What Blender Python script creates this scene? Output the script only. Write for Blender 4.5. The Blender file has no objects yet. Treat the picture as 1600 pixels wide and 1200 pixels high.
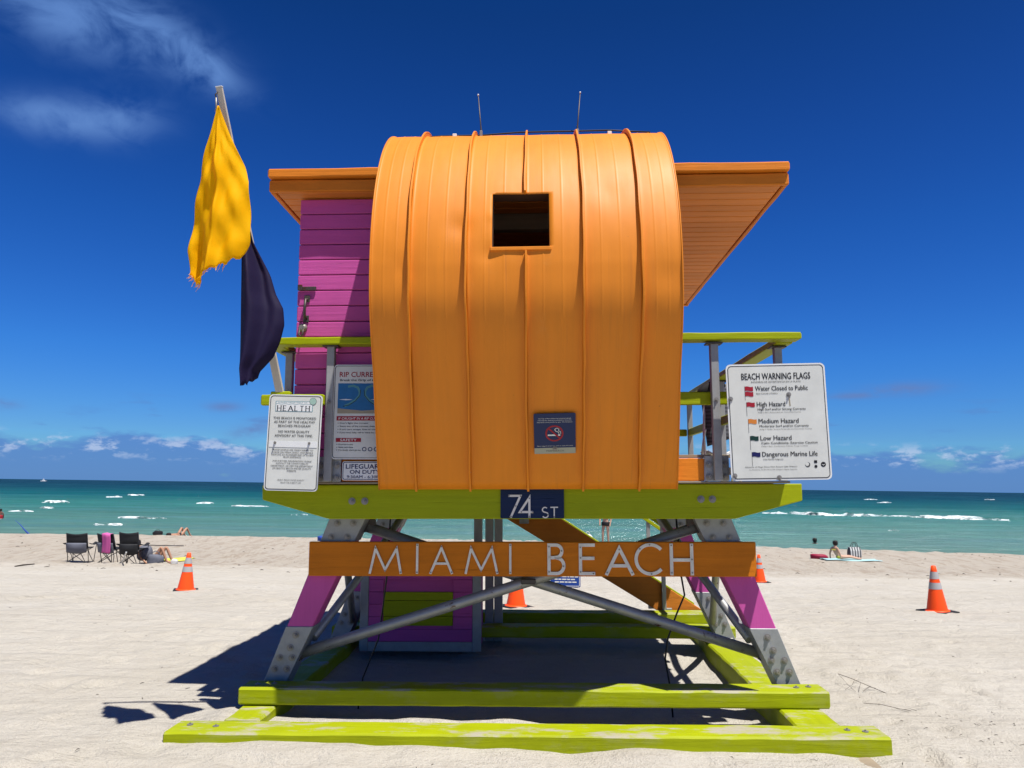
import bpy, bmesh, math, random
import numpy as np
from mathutils import Matrix, Vector, Euler
R = math.radians
scene = bpy.context.scene
COL = scene.collection
random.seed(7)

# ------------------------------------------------------------------ camera
cam_d = bpy.data.cameras.new('camera'); cam = bpy.data.objects.new('camera', cam_d); COL.objects.link(cam)
cam_d.sensor_width = 36.0; cam_d.lens = 27.0; cam_d.clip_start = 0.05; cam_d.clip_end = 90000
cam.matrix_world = Matrix.Translation((0, 0, 1.6)) @ Matrix.Rotation(math.pi/2 + R(7.55), 4, 'X') @ Matrix.Rotation(R(0.79), 4, 'Z')
scene.camera = cam
# ------------------------------------------------------------------ exposure
scene.view_settings.view_transform = 'Standard'
scene.view_settings.look = 'None'
scene.view_settings.exposure = 0.6
scene.view_settings.gamma = 1.0
# ------------------------------------------------------------------ sun
TO_SUN = Vector((0.255, -0.31, 1.0)).normalized()
sun_d = bpy.data.lights.new('sun', 'SUN'); sun = bpy.data.objects.new('sun', sun_d); COL.objects.link(sun)
sun_d.energy = 5.0; sun_d.angle = R(0.53); sun_d.color = (1.0, 0.965, 0.91)
sun.rotation_euler = (-TO_SUN).to_track_quat('-Z', 'Y').to_euler(); sun.location = (10, -15, 30)

# ------------------------------------------------------------------ node helper
class G:
    """tiny builder for shader node graphs"""
    def __init__(s, tree): s.t = tree
    def node(s, typ, ins=None, **props):
        n = s.t.nodes.new(typ)
        for k, v in props.items(): setattr(n, k, v)
        if ins:
            for k, v in ins.items():
                sock = n.inputs[k]
                if isinstance(v, bpy.types.NodeSocket): s.t.links.new(v, sock)
                else: sock.default_value = v
        return n
    def m(s, op, a, b=None, c=None, clamp=False):
        n = s.t.nodes.new('ShaderNodeMath'); n.operation = op; n.use_clamp = clamp
        for i, v in enumerate((a, b, c)):
            if v is None: continue
            if isinstance(v, bpy.types.NodeSocket): s.t.links.new(v, n.inputs[i])
            else: n.inputs[i].default_value = v
        return n.outputs[0]
    def step(s, x, lo, hi, a=0.0, b=1.0):
        n = s.node('ShaderNodeMapRange', {0: x, 1: lo, 2: hi, 3: a, 4: b}, interpolation_type='SMOOTHSTEP')
        return n.outputs[0]
    def mix(s, f, a, b, typ='MIX'):
        n = s.t.nodes.new('ShaderNodeMix'); n.data_type = 'RGBA'; n.blend_type = typ
        for i, v in ((0, f), (6, a), (7, b)):
            if isinstance(v, bpy.types.NodeSocket): s.t.links.new(v, n.inputs[i])
            else: n.inputs[i].default_value = v if i == 0 else (tuple(v) + (1,))[:4]
        return n.outputs[2]
    def xyz(s, x, y, z):
        return s.node('ShaderNodeCombineXYZ', {0: x, 1: y, 2: z}).outputs[0]
    def noise(s, vec, scale, detail=4, rough=0.55, dist=0.0):
        return s.node('ShaderNodeTexNoise', {'Vector': vec, 'Scale': scale, 'Detail': detail, 'Roughness': rough, 'Distortion': dist}).outputs['Fac']

# ------------------------------------------------------------------ sky
world = bpy.data.worlds.new('World'); scene.world = world; world.use_nodes = True
wt = world.node_tree; wt.nodes.clear(); g = G(wt)
sky = g.node('ShaderNodeTexSky', sky_type='NISHITA', sun_disc=False)
sky.sun_elevation = math.asin(TO_SUN.z); sky.sun_rotation = math.atan2(TO_SUN.x, TO_SUN.y)
sky.altitude = 0; sky.air_density = 1.0; sky.dust_density = 0.25; sky.ozone_density = 3.0
tc = g.node('ShaderNodeTexCoord'); sep = g.node('ShaderNodeSeparateXYZ', {0: tc.outputs['Generated']})
az = g.m('MULTIPLY', g.m('ARCTAN2', sep.outputs[0], sep.outputs[1]), 180/math.pi)
el = g.m('MULTIPLY', g.m('ARCSINE', sep.outputs[2]), 180/math.pi)
skyc = g.node('ShaderNodeHueSaturation', {'Hue': 0.515, 'Saturation': 1.42, 'Value': 1.0, 'Color': sky.outputs[0]}).outputs[0]
# polarised deep blue towards the zenith, the same all round
ramp = g.node('ShaderNodeValToRGB', {0: g.m('DIVIDE', el, 60.0, clamp=True)})
RE = ramp.color_ramp.elements; RE[0].position = 0.0; RE[0].color = (0.20, 0.43, 0.74, 1); RE[1].position = 1.0; RE[1].color = (0.42, 0.34, 0.42, 1)
for e_, c_ in ((4, (0.20, 0.42, 0.75)), (9, (0.205, 0.48, 0.77)), (18, (0.26, 0.46, 0.66)), (33, (0.46, 0.355, 0.43))):
    q_ = RE.new(e_/60); q_.color = c_ + (1,)
skyc = g.mix(1.0, skyc, ramp.outputs[0], 'MULTIPLY'); skyc = g.mix(1.0, skyc, skyc, 'ADD')
# haze and cumulus bank low over the sea, all round the horizon
v1 = g.xyz(g.m('MULTIPLY', az, 0.19), g.m('MULTIPLY', el, 0.62), 3.7)
n1 = g.noise(v1, 1.0, 6, 0.58)
band = g.step(el, 3.9, 1.3)
bank = g.m('MULTIPLY', g.step(g.m('ADD', n1, g.m('MULTIPLY', band, 0.42)), 0.62, 0.82), g.step(el, 5.5, 3.0))
BANKC = (1.25, 2.95, 7.7)
skyc = g.mix(g.m('MULTIPLY', bank, 0.8), skyc, BANKC)
v1b = g.xyz(g.m('MULTIPLY', az, 0.50), g.m('MULTIPLY', el, 1.15), 11.3)
n1b = g.noise(v1b, 1.0, 9, 0.62)
puff = g.m('MULTIPLY', g.step(n1b, 0.50, 0.64), g.m('MULTIPLY', g.step(el, 1.0, 2.2), g.step(el, 3.4, 2.4)))
skyc = g.mix(g.m('MULTIPLY', puff, 0.75), skyc, (6.5, 8.0, 11.0))
# thin dark scraps above the bank
v2 = g.xyz(g.m('MULTIPLY', az, 0.16), g.m('MULTIPLY', el, 0.75), 27.0)
n2 = g.noise(v2, 1.3, 5, 0.55)
scr = g.m('MULTIPLY', g.step(n2, 0.60, 0.74), g.m('MULTIPLY', g.step(el, 2.6, 3.6), g.step(el, 6.5, 4.5)))
skyc = g.mix(g.m('MULTIPLY', scr, 0.6), skyc, (1.4, 3.1, 7.4))
def blob(a0, e0, ra, re, tilt=0.0):
    da = g.m('SUBTRACT', az, a0); de = g.m('SUBTRACT', el, e0)
    c, s_ = math.cos(R(tilt)), math.sin(R(tilt))
    u = g.m('DIVIDE', g.m('ADD', g.m('MULTIPLY', da, c), g.m('MULTIPLY', de, s_)), ra)
    v = g.m('DIVIDE', g.m('SUBTRACT', g.m('MULTIPLY', de, c), g.m('MULTIPLY', da, s_)), re)
    d2 = g.m('ADD', g.m('MULTIPLY', u, u), g.m('MULTIPLY', v, v))
    return g.m('POWER', 2.718, g.m('MULTIPLY', d2, -1.0))
v3 = g.xyz(g.m('MULTIPLY', az, 0.26), g.m('MULTIPLY', el, 0.42), 5.0)
n3 = g.noise(v3, 1.0, 7, 0.56, 0.5)
def add(*xs):
    r = xs[0]
    for x in xs[1:]: r = g.m('ADD', r, x)
    return r
cir = add(blob(-33, 28.4, 4.2, 1.7, -6), blob(-27.5, 29.0, 4.6, 1.8, -14), blob(-23.2, 27.6, 2.6, 1.0, -22),
          blob(-33.0, 22.6, 2.7, 1.1, 4), blob(-29.0, 23.3, 2.9, 1.3, 10))
cir = g.m('MULTIPLY', g.m('MINIMUM', cir, 1.1), g.step(n3, 0.26, 0.66))
skyc = g.mix(g.m('MULTIPLY', cir, 0.80), skyc, (1.6, 3.4, 8.0))
low = add(blob(27.2, 6.75, 2.3, 0.42, 0), blob(24.0, 6.4, 1.6, 0.22, 0), blob(-20.6, 5.2, 1.1, 0.32, 3),
          blob(-33.8, 4.6, 1.0, 0.3, 0), blob(-18.6, 3.7, 1.4, 0.5, 18))
low = g.m('MULTIPLY', g.m('MINIMUM', low, 1.0), g.step(n1b, 0.22, 0.58))
skyc = g.mix(g.m('MULTIPLY', low, 0.75), skyc, (1.75, 2.95, 6.6))
bg = g.node('ShaderNodeBackground', {'Color': skyc, 'Strength': 0.05})
wo = g.node('ShaderNodeOutputWorld', {'Surface': bg.outputs[0]})

# ------------------------------------------------------------------ materials
MATS = {}
def new_mat(name):
    m = bpy.data.materials.new(name); m.use_nodes = True
    t = m.node_tree; t.nodes.clear(); gg = G(t)
    bsdf = t.nodes.new('ShaderNodeBsdfPrincipled'); out = t.nodes.new('ShaderNodeOutputMaterial')
    t.links.new(bsdf.outputs[0], out.inputs[0])
    MATS[name] = m
    return m, gg, bsdf, out
ALB = 0.68   # paint and sand reflectances, matched to the exposure set above
def setc(gg, bsdf, c, sock='Base Color', k=None):
    if sock == 'Base Color':
        k = ALB if k is None else k; c = gg.mix(1.0, c, (k, k, k), 'MULTIPLY')
    if isinstance(c, bpy.types.NodeSocket): gg.t.links.new(c, bsdf.inputs[sock])
    elif isinstance(c, (tuple, list)): bsdf.inputs[sock].default_value = tuple(c) + (1,)
    else: bsdf.inputs[sock].default_value = c
def bump(gg, bsdf, h, strength=0.3, dist=0.01, normal=None):
    ins = {'Strength': strength, 'Distance': dist, 'Height': h}
    if normal is not None: ins['Normal'] = normal
    b = gg.node('ShaderNodeBump', ins)
    gg.t.links.new(b.outputs[0], bsdf.inputs['Normal']); return b.outputs[0]
def scaled(gg, sx, sy, sz, coord='Object'):
    t = gg.node('ShaderNodeTexCoord')
    return gg.node('ShaderNodeMapping', {'Vector': t.outputs[coord], 'Scale': (sx, sy, sz)}).outputs[0]
def paint_wood(name, col, axis='x', rough=0.55, vary=0.18, worn=0.0, worncol=(0.50, 0.45, 0.37), grain=0.35):
    m, gg, b, o = new_mat(name)
    s = {'x': (0.8, 14, 14), 'y': (14, 0.8, 14), 'z': (14, 14, 0.8)}[axis]
    v = scaled(gg, *s); n = gg.noise(v, 2.0, 6, 0.62)
    v2 = scaled(gg, 1, 1, 1); n2 = gg.noise(v2, 3.1, 4, 0.6)
    rnd = gg.node('ShaderNodeObjectInfo').outputs['Random']
    k = gg.m('ADD', gg.m('MULTIPLY', gg.m('SUBTRACT', n, 0.5), vary*1.6), gg.m('MULTIPLY', gg.m('SUBTRACT', n2, 0.5), vary*1.8))
    k = gg.m('ADD', k, gg.m('MULTIPLY', gg.m('SUBTRACT', rnd, 0.5), vary*0.9))
    k = gg.m('ADD', k, 1.0)
    c = gg.mix(1.0, col, gg.node('ShaderNodeCombineColor', {0: k, 1: k, 2: k}).outputs[0], 'MULTIPLY')
    # knots and scuffs
    n3 = gg.noise(scaled(gg, *[q*0.6 for q in s]), 7.0, 3, 0.7)
    c = gg.mix(gg.m('MULTIPLY', gg.step(n3, 0.70, 0.80), 0.45), c, tuple(q*0.45 for q in col))
    ck = gg.noise(scaled(gg, *[q*(3.2 if q > 2 else 0.9) for q in s]), 1.6, 4, 0.6)
    ckm = gg.m('MULTIPLY', gg.step(ck, 0.66, 0.72), gg.step(n2, 0.40, 0.60))
    c = gg.mix(gg.m('MULTIPLY', ckm, 0.6), c, tuple(q*0.35 for q in col))
    if worn > 0:
        n4 = gg.noise(scaled(gg, 1.6, 4, 4), 1.7, 6, 0.68)
        geo = gg.node('ShaderNodeNewGeometry'); up = gg.node('ShaderNodeSeparateXYZ', {0: geo.outputs['Normal']}).outputs[2]
        w = gg.m('MULTIPLY', gg.step(n4, 0.70 - worn, 0.80 - worn*0.8), gg.step(up, 0.2, 0.8, 0.12, 0.9))
        c = gg.mix(w, c, worncol)
    setc(gg, b, c); b.inputs['Roughness'].default_value = rough
    b.inputs['Specular IOR Level'].default_value = 0.16
    bump(gg, b, gg.m('SUBTRACT', gg.m('ADD', n, gg.m('MULTIPLY', n2, 0.4)), gg.m('MULTIPLY', ckm, 0.8)), grain*1.6, 0.007)
    return m
LIME = (0.42, 0.48, 0.002); ORANGE = (0.95, 0.298, 0.012); PINK = (0.70, 0.112, 0.42)
paint_wood('lime_beam', LIME, 'x', 0.6, 0.24, 0.21)
paint_wood('lime_runner', LIME, 'y', 0.6, 0.22, 0.19)
paint_wood('lime_wood', LIME, 'x', 0.55, 0.14)
paint_wood('lime_rail', LIME, 'x', 0.5, 0.12)
paint_wood('orange_wood', (0.86, 0.26, 0.020), 'x', 0.55, 0.2)
paint_wood('orange_board', (0.74, 0.215, 0.008), 'x', 0.6, 0.22)
paint_wood('orange_soffit', (0.90, 0.30, 0.055), 'x', 0.55, 0.22)
paint_wood('ramp_wood', (0.70, 0.23, 0.03), 'x', 0.6, 0.22)
paint_wood('pink_wood', PINK, 'x', 0.5, 0.12)
paint_wood('pink_leg', PINK, 'z', 0.5, 0.14)
paint_wood('navy_panel', (0.012, 0.028, 0.085), 'x', 0.5, 0.2)
paint_wood('bare_plank', (0.36, 0.29, 0.21), 'x', 0.85, 0.3)
paint_wood('pole_wood', (0.62, 0.57, 0.48), 'z', 0.5, 0.15)

def drum_paint():
    m, gg, b, o = new_mat('drum_paint')
    n = gg.noise(scaled(gg, 1, 1, 1), 2.2, 5, 0.6)
    ns = gg.noise(scaled(gg, 22, 1.2, 1.2), 1.0, 5, 0.65)
    k = gg.m('ADD', 1.0, gg.m('ADD', gg.m('MULTIPLY', gg.m('SUBTRACT', n, 0.5), 0.20), gg.m('MULTIPLY', gg.m('SUBTRACT', ns, 0.5), 0.22)))
    c = gg.mix(1.0, ORANGE, gg.node('ShaderNodeCombineColor', {0: k, 1: k, 2: k}).outputs[0], 'MULTIPLY')
    st_ = gg.m('MULTIPLY', gg.step(gg.noise(scaled(gg, 34, 1.0, 0.8), 1.0, 6, 0.7), 0.52, 0.72), gg.step(gg.noise(scaled(gg, 1, 1, 1), 1.3, 3, 0.5), 0.42, 0.66))
    c = gg.mix(gg.m('MULTIPLY', st_, 0.38), c, (0.52, 0.17, 0.03))
    c = gg.mix(gg.m('MULTIPLY', gg.step(gg.noise(scaled(gg, 1, 1, 1), 5.0, 7, 0.7), 0.58, 0.78), 0.25), c, (0.95, 0.42, 0.09))
    sp = gg.noise(scaled(gg, 1, 1, 1), 46.0, 2, 0.5)
    c = gg.mix(gg.m('MULTIPLY', gg.step(sp, 0.76, 0.82), 0.5), c, (0.22, 0.09, 0.03))
    setc(gg, b, c)
    r = gg.m('ADD', 0.44, gg.m('MULTIPLY', n, 0.18)); setc(gg, b, r, 'Roughness')
    b.inputs['Specular IOR Level'].default_value = 0.30
    big = gg.noise(scaled(gg, 3.0, 1.3, 1.3), 1.5, 2, 0.5)
    bump(gg, b, gg.m('ADD', big, gg.m('MULTIPLY', ns, 0.06)), 0.28, 0.02)
drum_paint()
def metal(name, col, rough=0.5, metallic=0.75, rust=0.0):
    m, gg, b, o = new_mat(name)
    n = gg.noise(scaled(gg, 1, 1, 1), 14.0, 5, 0.65)
    k = gg.m('ADD', 0.72, gg.m('MULTIPLY', n, 0.56))
    c = gg.mix(1.0, col, gg.node('ShaderNodeCombineColor', {0: k, 1: k, 2: k}).outputs[0], 'MULTIPLY')
    if rust:
        nr = gg.noise(scaled(gg, 1, 1, 1), 9.0, 6, 0.7)
        c = gg.mix(gg.step(nr, 0.66 - rust, 0.74 - rust), c, (0.12, 0.035, 0.012))
    setc(gg, b, c); b.inputs['Metallic'].default_value = metallic; b.inputs['Roughness'].default_value = rough
    bump(gg, b, n, 0.15, 0.003)
metal('galvanised', (0.42, 0.43, 0.43), 0.55, 0.35)
metal('pipe_steel', (0.46, 0.46, 0.45), 0.5, 0.45, 0.05)
metal('bolt_steel', (0.36, 0.34, 0.31), 0.5, 0.5, 0.06)
metal('post_steel', (0.42, 0.42, 0.41), 0.55, 0.3)
metal('dark_iron', (0.10, 0.085, 0.075), 0.5, 0.5, 0.08)
metal('letter_metal', (0.98, 0.93, 0.84), 0.5, 0.0)
def plain(name, col, rough=0.5, vary=0.12, scale=12.0, spec=0.3, transl=0.0, wbump=0.0, k_=None):
    m, gg, b, o = new_mat(name)
    n = gg.noise(scaled(gg, 1, 1, 1), scale, 5, 0.6)
    k = gg.m('ADD', 1.0 - vary*0.5, gg.m('MULTIPLY', n, vary))
    c = gg.mix(1.0, col, gg.node('ShaderNodeCombineColor', {0: k, 1: k, 2: k}).outputs[0], 'MULTIPLY')
    setc(gg, b, c, k=k_); b.inputs['Roughness'].default_value = rough; b.inputs['Specular IOR Level'].default_value = spec
    if wbump: bump(gg, b, n, wbump, 0.01)
    if transl:
        tr = gg.node('ShaderNodeBsdfTranslucent', {'Color': c})
        ms = gg.node('ShaderNodeMixShader', {0: transl, 1: b.outputs[0], 2: tr.outputs[0]})
        gg.t.links.new(ms.outputs[0], o.inputs[0])
    return m
plain('sign_white', (0.80, 0.81, 0.75), 0.4, 0.34, 6)
plain('sign_edge', (0.92, 0.93, 0.91), 0.4, 0.1)
plain('ink_black', (0.012, 0.012, 0.014), 0.5)
plain('ink_grey', (0.10, 0.10, 0.10), 0.5)
plain('ink_red', (0.42, 0.015, 0.03), 0.45)
plain('ink_orange', (0.78, 0.26, 0.04), 0.45)
plain('ink_green', (0.008, 0.045, 0.035), 0.45)
plain('ink_navy', (0.012, 0.014, 0.11), 0.45)
plain('ink_blue', (0.02, 0.17, 0.42), 0.45, 0.5, 20)
plain('ink_teal', (0.10, 0.32, 0.36), 0.45)
plain('ink_palegreen', (0.42, 0.62, 0.52), 0.45)
plain('ink_sandy', (0.42, 0.36, 0.25), 0.45)
plain('ink_beige', (0.46, 0.47, 0.36), 0.45)
plain('notice_blue', (0.015, 0.06, 0.30), 0.4)
plain('nosmoke_blue', (0.010, 0.028, 0.115), 0.4)
plain('white_paint', (0.78, 0.78, 0.76), 0.45)
plain('cone_orange', (0.95, 0.085, 0.012), 0.45, 0.1, 8, 0.2, 0, 0, 0.95)
plain('cone_band', (0.52, 0.50, 0.49), 0.4)
plain('cone_base', (0.018, 0.018, 0.02), 0.7)
plain('black_rubber', (0.012, 0.012, 0.012), 0.6)
plain('flag_yellow', (1.0, 0.64, 0.003), 0.65, 0.12, 30, 0.1, 0.60, 0.10, 1.0)
plain('flag_purple', (0.013, 0.007, 0.045), 0.7, 0.2, 30, 0.2, 0.06, 0.12)
plain('chair_black', (0.022, 0.023, 0.026), 0.7, 0.3)
plain('chair_grey', (0.16, 0.17, 0.21), 0.7, 0.3)
plain('chair_steel', (0.05, 0.05, 0.055), 0.4)
plain('pink_towel', (0.85, 0.16, 0.48), 0.8)
plain('skin', (0.55, 0.29, 0.18), 0.55, 0.1, 6, 0.35)
plain('skin_pale', (0.66, 0.40, 0.28), 0.55, 0.1, 6, 0.35)
plain('skin_dark', (0.20, 0.09, 0.055), 0.55, 0.1, 6, 0.35)
plain('hair_dark', (0.018, 0.012, 0.010), 0.6)
plain('cloth_red', (0.42, 0.02, 0.03), 0.7)
plain('cloth_yellow', (0.80, 0.76, 0.10), 0.8)
plain('cloth_white', (0.80, 0.79, 0.77), 0.8)
plain('cloth_aqua', (0.50, 0.80, 0.82), 0.8, 0.3, 5)
plain('cloth_blue', (0.03, 0.09, 0.45), 0.7)
plain('cloth_black', (0.015, 0.015, 0.018), 0.75)
plain('crimson_bag', (0.36, 0.01, 0.05), 0.55)
plain('boat_white', (0.85, 0.86, 0.87), 0.4)
plain('twig_brown', (0.05, 0.038, 0.03), 0.85)
plain('wire_black', (0.01, 0.01, 0.01), 0.5)
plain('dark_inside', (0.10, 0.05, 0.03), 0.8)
def striped(name, c1, c2, freq, axis=0):
    m, gg, b, o = new_mat(name)
    t = gg.node('ShaderNodeTexCoord'); s = gg.node('ShaderNodeSeparateXYZ', {0: t.outputs['Object']})
    f = gg.m('FRACT', gg.m('MULTIPLY', s.outputs[axis], freq))
    c = gg.mix(gg.m('GREATER_THAN', f, 0.5), c1, c2)
    setc(gg, b, c); b.inputs['Roughness'].default_value = 0.75
striped('stripe_grey', (0.13, 0.13, 0.15), (0.055, 0.055, 0.065), 28, 2)
striped('stripe_white', (0.72, 0.72, 0.70), (0.09, 0.09, 0.10), 9, 0)

def sand_mat():
    m, gg, b, o = new_mat('sand')
    t = gg.node('ShaderNodeTexCoord'); P = t.outputs['Object']
    sp = gg.node('ShaderNodeSeparateXYZ', {0: P}); Y = sp.outputs[1]; X = sp.outputs[0]
    big = gg.noise(P, 0.55, 4, 0.55); mid = gg.noise(P, 4.0, 5, 0.62); fine = gg.noise(P, 70.0, 3, 0.7); gr = gg.noise(P, 260.0, 2, 0.6)
    c = gg.mix(gg.step(big, 0.3, 0.7), (0.640, 0.600, 0.520), (0.585, 0.540, 0.455))
    c = gg.mix(gg.m('MULTIPLY', gg.step(mid, 0.52, 0.78), 0.30), c, (0.40, 0.34, 0.265))
    # grains and crumbs of shell and weed
    c = gg.mix(gg.m('MULTIPLY', gg.step(fine, 0.54, 0.72), 0.5), c, (0.38, 0.33, 0.265))
    c = gg.mix(gg.m('MULTIPLY', gg.step(gr, 0.56, 0.68), 0.5), c, (0.35, 0.30, 0.24))
    c = gg.mix(gg.m('MULTIPLY', gg.step(gr, 0.44, 0.32), 0.45), c, (0.70, 0.67, 0.60))
    ch = gg.noise(gg.node('ShaderNodeMapping', {'Vector': P, 'Scale': (2.2, 0.5, 1)}).outputs[0], 1.6, 8, 0.75)
    zone = gg.step(gg.m('ADD', Y, gg.m('MULTIPLY', big, 4.0)), 22.0, 28.0)
    c = gg.mix(gg.m('MULTIPLY', gg.m('MULTIPLY', zone, gg.step(ch, 0.48, 0.60)), 0.75), c, (0.27, 0.205, 0.14))
    c = gg.mix(gg.m('MULTIPLY', zone, 0.6), c, (0.50, 0.43, 0.345))
    c = gg.mix(gg.m('MULTIPLY', gg.step(gg.noise(gg.node('ShaderNodeMapping', {'Vector': P, 'Rotation': (0, 0, R(28)), 'Scale': (0.30, 2.6, 1)}).outputs[0], 1.8, 6, 0.62, 0.9), 0.5, 0.72), 0.22), c, (0.43, 0.385, 0.32))
    setc(gg, b, c, k=0.775); b.inputs['Roughness'].default_value = 0.95; b.inputs['Specular IOR Level'].default_value = 0.15
    # wind and vehicle marks: soft streaks sweeping across the open sand
    sv = gg.node('ShaderNodeMapping', {'Vector': P, 'Rotation': (0, 0, R(28)), 'Scale': (0.30, 2.6, 1)}).outputs[0]
    st = gg.noise(sv, 1.8, 6, 0.62, 0.9)
    h = gg.m('ADD', gg.m('MULTIPLY', mid, 0.9), gg.m('ADD', gg.m('MULTIPLY', fine, 0.22), gg.m('MULTIPLY', st, 0.75)))
    h = gg.m('ADD', h, gg.m('MULTIPLY', gg.m('MULTIPLY', zone, ch), 1.6))
    n0 = gg.node('ShaderNodeBump', {'Strength': 0.85, 'Distance': 0.11, 'Height': h}).outputs[0]
    bump(gg, b, gr, 0.35, 0.004, n0)
sand_mat()
def sea_mat():
    m, gg, b, o = new_mat('sea_water')
    t = gg.node('ShaderNodeTexCoord'); P = t.outputs['Object']
    sp = gg.node('ShaderNodeSeparateXYZ', {0: P}); Y = sp.outputs[1]; X = sp.outputs[0]
    wob = gg.noise(gg.node('ShaderNodeMapping', {'Vector': P, 'Scale': (0.012, 0.05, 1)}).outputs[0], 1.0, 5, 0.6)
    d = gg.m('LOGARITHM', gg.m('MAXIMUM', gg.m('ADD', Y, gg.m('ADD', gg.m('MULTIPLY', gg.m('SUBTRACT', wob, 0.5), gg.m('MULTIPLY', Y, 0.75)), gg.m('MULTIPLY', X, 0.10))), 20.0), 10.0)
    cr = gg.node('ShaderNodeValToRGB', {0: gg.step(d, 1.4, 3.2)}); cr.color_ramp.interpolation = 'EASE'
    f = lambda y: (lambda q: q*q*(3-2*q))(min(1, max(0, (math.log10(y)-1.4)/1.8)))
    E = cr.color_ramp.elements
    E[0].position = 0.0; E[0].color = (0.165, 0.285, 0.240, 1)
    E[1].position = f(70); E[1].color = (0.085, 0.225, 0.195, 1)
    for y, c in ((125, (0.036, 0.190, 0.170)), (200, (0.004, 0.105, 0.120)), (420, (0.001, 0.048, 0.078)), (1300, (0.001, 0.030, 0.060))):
        e = E.new(f(y)); e.color = c + (1,)
    c = cr.outputs[0]
    patch = gg.noise(gg.node('ShaderNodeMapping', {'Vector': P, 'Scale': (0.03, 0.16, 1)}).outputs[0], 1.0, 6, 0.62)
    c = gg.mix(gg.m('MULTIPLY', gg.step(patch, 0.45, 0.72), 0.40), c, (0.07, 0.20, 0.26))
    wb_ = gg.noise(gg.node('ShaderNodeMapping', {'Vector': P, 'Scale': (0.05, 0.40, 1)}).outputs[0], 1.0, 6, 0.68)
    kk = gg.m('ADD', 0.40, gg.m('MULTIPLY', wb_, 1.20)); c = gg.mix(1.0, c, gg.node('ShaderNodeCombineColor', {0: kk, 1: kk, 2: kk}).outputs[0], 'MULTIPLY')
    fl = gg.noise(gg.node('ShaderNodeMapping', {'Vector': P, 'Scale': (0.10, 0.42, 1)}).outputs[0], 1.0, 5, 0.7)
    far = gg.step(Y, 60.0, 140.0)
    c = gg.mix(gg.m('MULTIPLY', gg.m('MULTIPLY', far, gg.step(fl, 0.755, 0.80)), 0.8), c, (0.70, 0.75, 0.76))
    setc(gg, b, c); b.inputs['Roughness'].default_value = 0.25; b.inputs['Specular IOR Level'].default_value = 0.0; b.inputs['IOR'].default_value = 1.33
    w1 = gg.noise(gg.node('ShaderNodeMapping', {'Vector': P, 'Scale': (0.22, 0.8, 1)}).outputs[0], 1.0, 6, 0.66)
    w2 = gg.noise(gg.node('ShaderNodeMapping', {'Vector': P, 'Scale': (1.2, 3.6, 1)}).outputs[0], 1.0, 4, 0.6)
    n0 = gg.node('ShaderNodeBump', {'Strength': 0.9, 'Distance': 0.9, 'Height': w1}).outputs[0]
    n1_ = bump(gg, b, w2, 0.6, 0.16, n0)
    gl = gg.node('ShaderNodeBsdfGlossy', {'Roughness': 0.18, 'Normal': n1_, 'Color': (0.9, 0.95, 1, 1)})
    ms = gg.node('ShaderNodeMixShader', {0: 0.085, 1: b.outputs[0], 2: gl.outputs[0]})
    gg.t.links.new(ms.outputs[0], o.inputs[0])
sea_mat()
def foam_mat():
    m, gg, b, o = new_mat('foam')
    n = gg.noise(scaled(gg, 1, 1, 1), 2.5, 6, 0.7)
    setc(gg, b, gg.mix(gg.step(n, 0.35, 0.6), (0.62, 0.74, 0.74), (0.93, 0.94, 0.93)), k=0.85); b.inputs['Roughness'].default_value = 0.9
    bump(gg, b, n, 0.8, 0.25)
    a = gg.noise(scaled(gg, 0.55, 1.5, 2.2), 1.0, 6, 0.72)
    gg.t.links.new(gg.step(a, 0.45, 0.53), b.inputs['Alpha'])
foam_mat()
M = MATS

# ------------------------------------------------------------------ mesh helpers
def obj(name, mesh, parent=None, mat=None):
    o = bpy.data.objects.new(name, mesh); COL.objects.link(o)
    if mat is not None and not mesh.materials: mesh.materials.append(M[mat])
    if parent is not None: o.parent = parent
    return o
def pydata(name, v, f, mat=None, parent=None, smooth=False):
    me = bpy.data.meshes.new(name); me.from_pydata([tuple(q) for q in v], [], [tuple(q) for q in f]); me.update()
    if smooth: me.shade_smooth()
    return obj(name, me, parent, mat)
def frombm(name, bm, mat=None, parent=None, smooth=False):
    bmesh.ops.recalc_face_normals(bm, faces=bm.faces)
    me = bpy.data.meshes.new(name); bm.to_mesh(me); bm.free()
    if smooth: me.shade_smooth()
    return obj(name, me, parent, mat)
def box_bm(lo, hi, bevel=0.004, bm=None):
    own = bm is None
    b2 = bmesh.new()
    bmesh.ops.create_cube(b2, size=1.0)
    lo, hi = Vector(lo), Vector(hi)
    for v in b2.verts: v.co = Vector([(lo[i]+hi[i])/2 + v.co[i]*(hi[i]-lo[i]) for i in range(3)])
    if bevel: bmesh.ops.bevel(b2, geom=list(b2.edges), offset=bevel, segments=1, affect='EDGES', profile=0.5)
    if own: return b2
    me = bpy.data.meshes.new('tmp'); b2.to_mesh(me); b2.free(); bm.from_mesh(me); bpy.data.meshes.remove(me); return bm
def box(name, lo, hi, mat, parent=None, bevel=0.004):
    return frombm(name, box_bm(lo, hi, bevel), mat, parent)
def prism(name, poly, y0, y1, mat, parent=None, bevel=0.004):
    """polygon in x,z pushed from y0 to y1"""
    bm = bmesh.new()
    a = [bm.verts.new((x, y0, z)) for x, z in poly]; b = [bm.verts.new((x, y1, z)) for x, z in poly]
    bm.faces.new(a); bm.faces.new(b[::-1])
    n = len(poly)
    for i in range(n): bm.faces.new((a[i], b[i], b[(i+1) % n], a[(i+1) % n]))
    bmesh.ops.recalc_face_normals(bm, faces=bm.faces)
    if bevel: bmesh.ops.bevel(bm, geom=list(bm.edges), offset=bevel, segments=1, affect='EDGES', profile=0.5)
    return frombm(name, bm, mat, parent)
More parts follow.
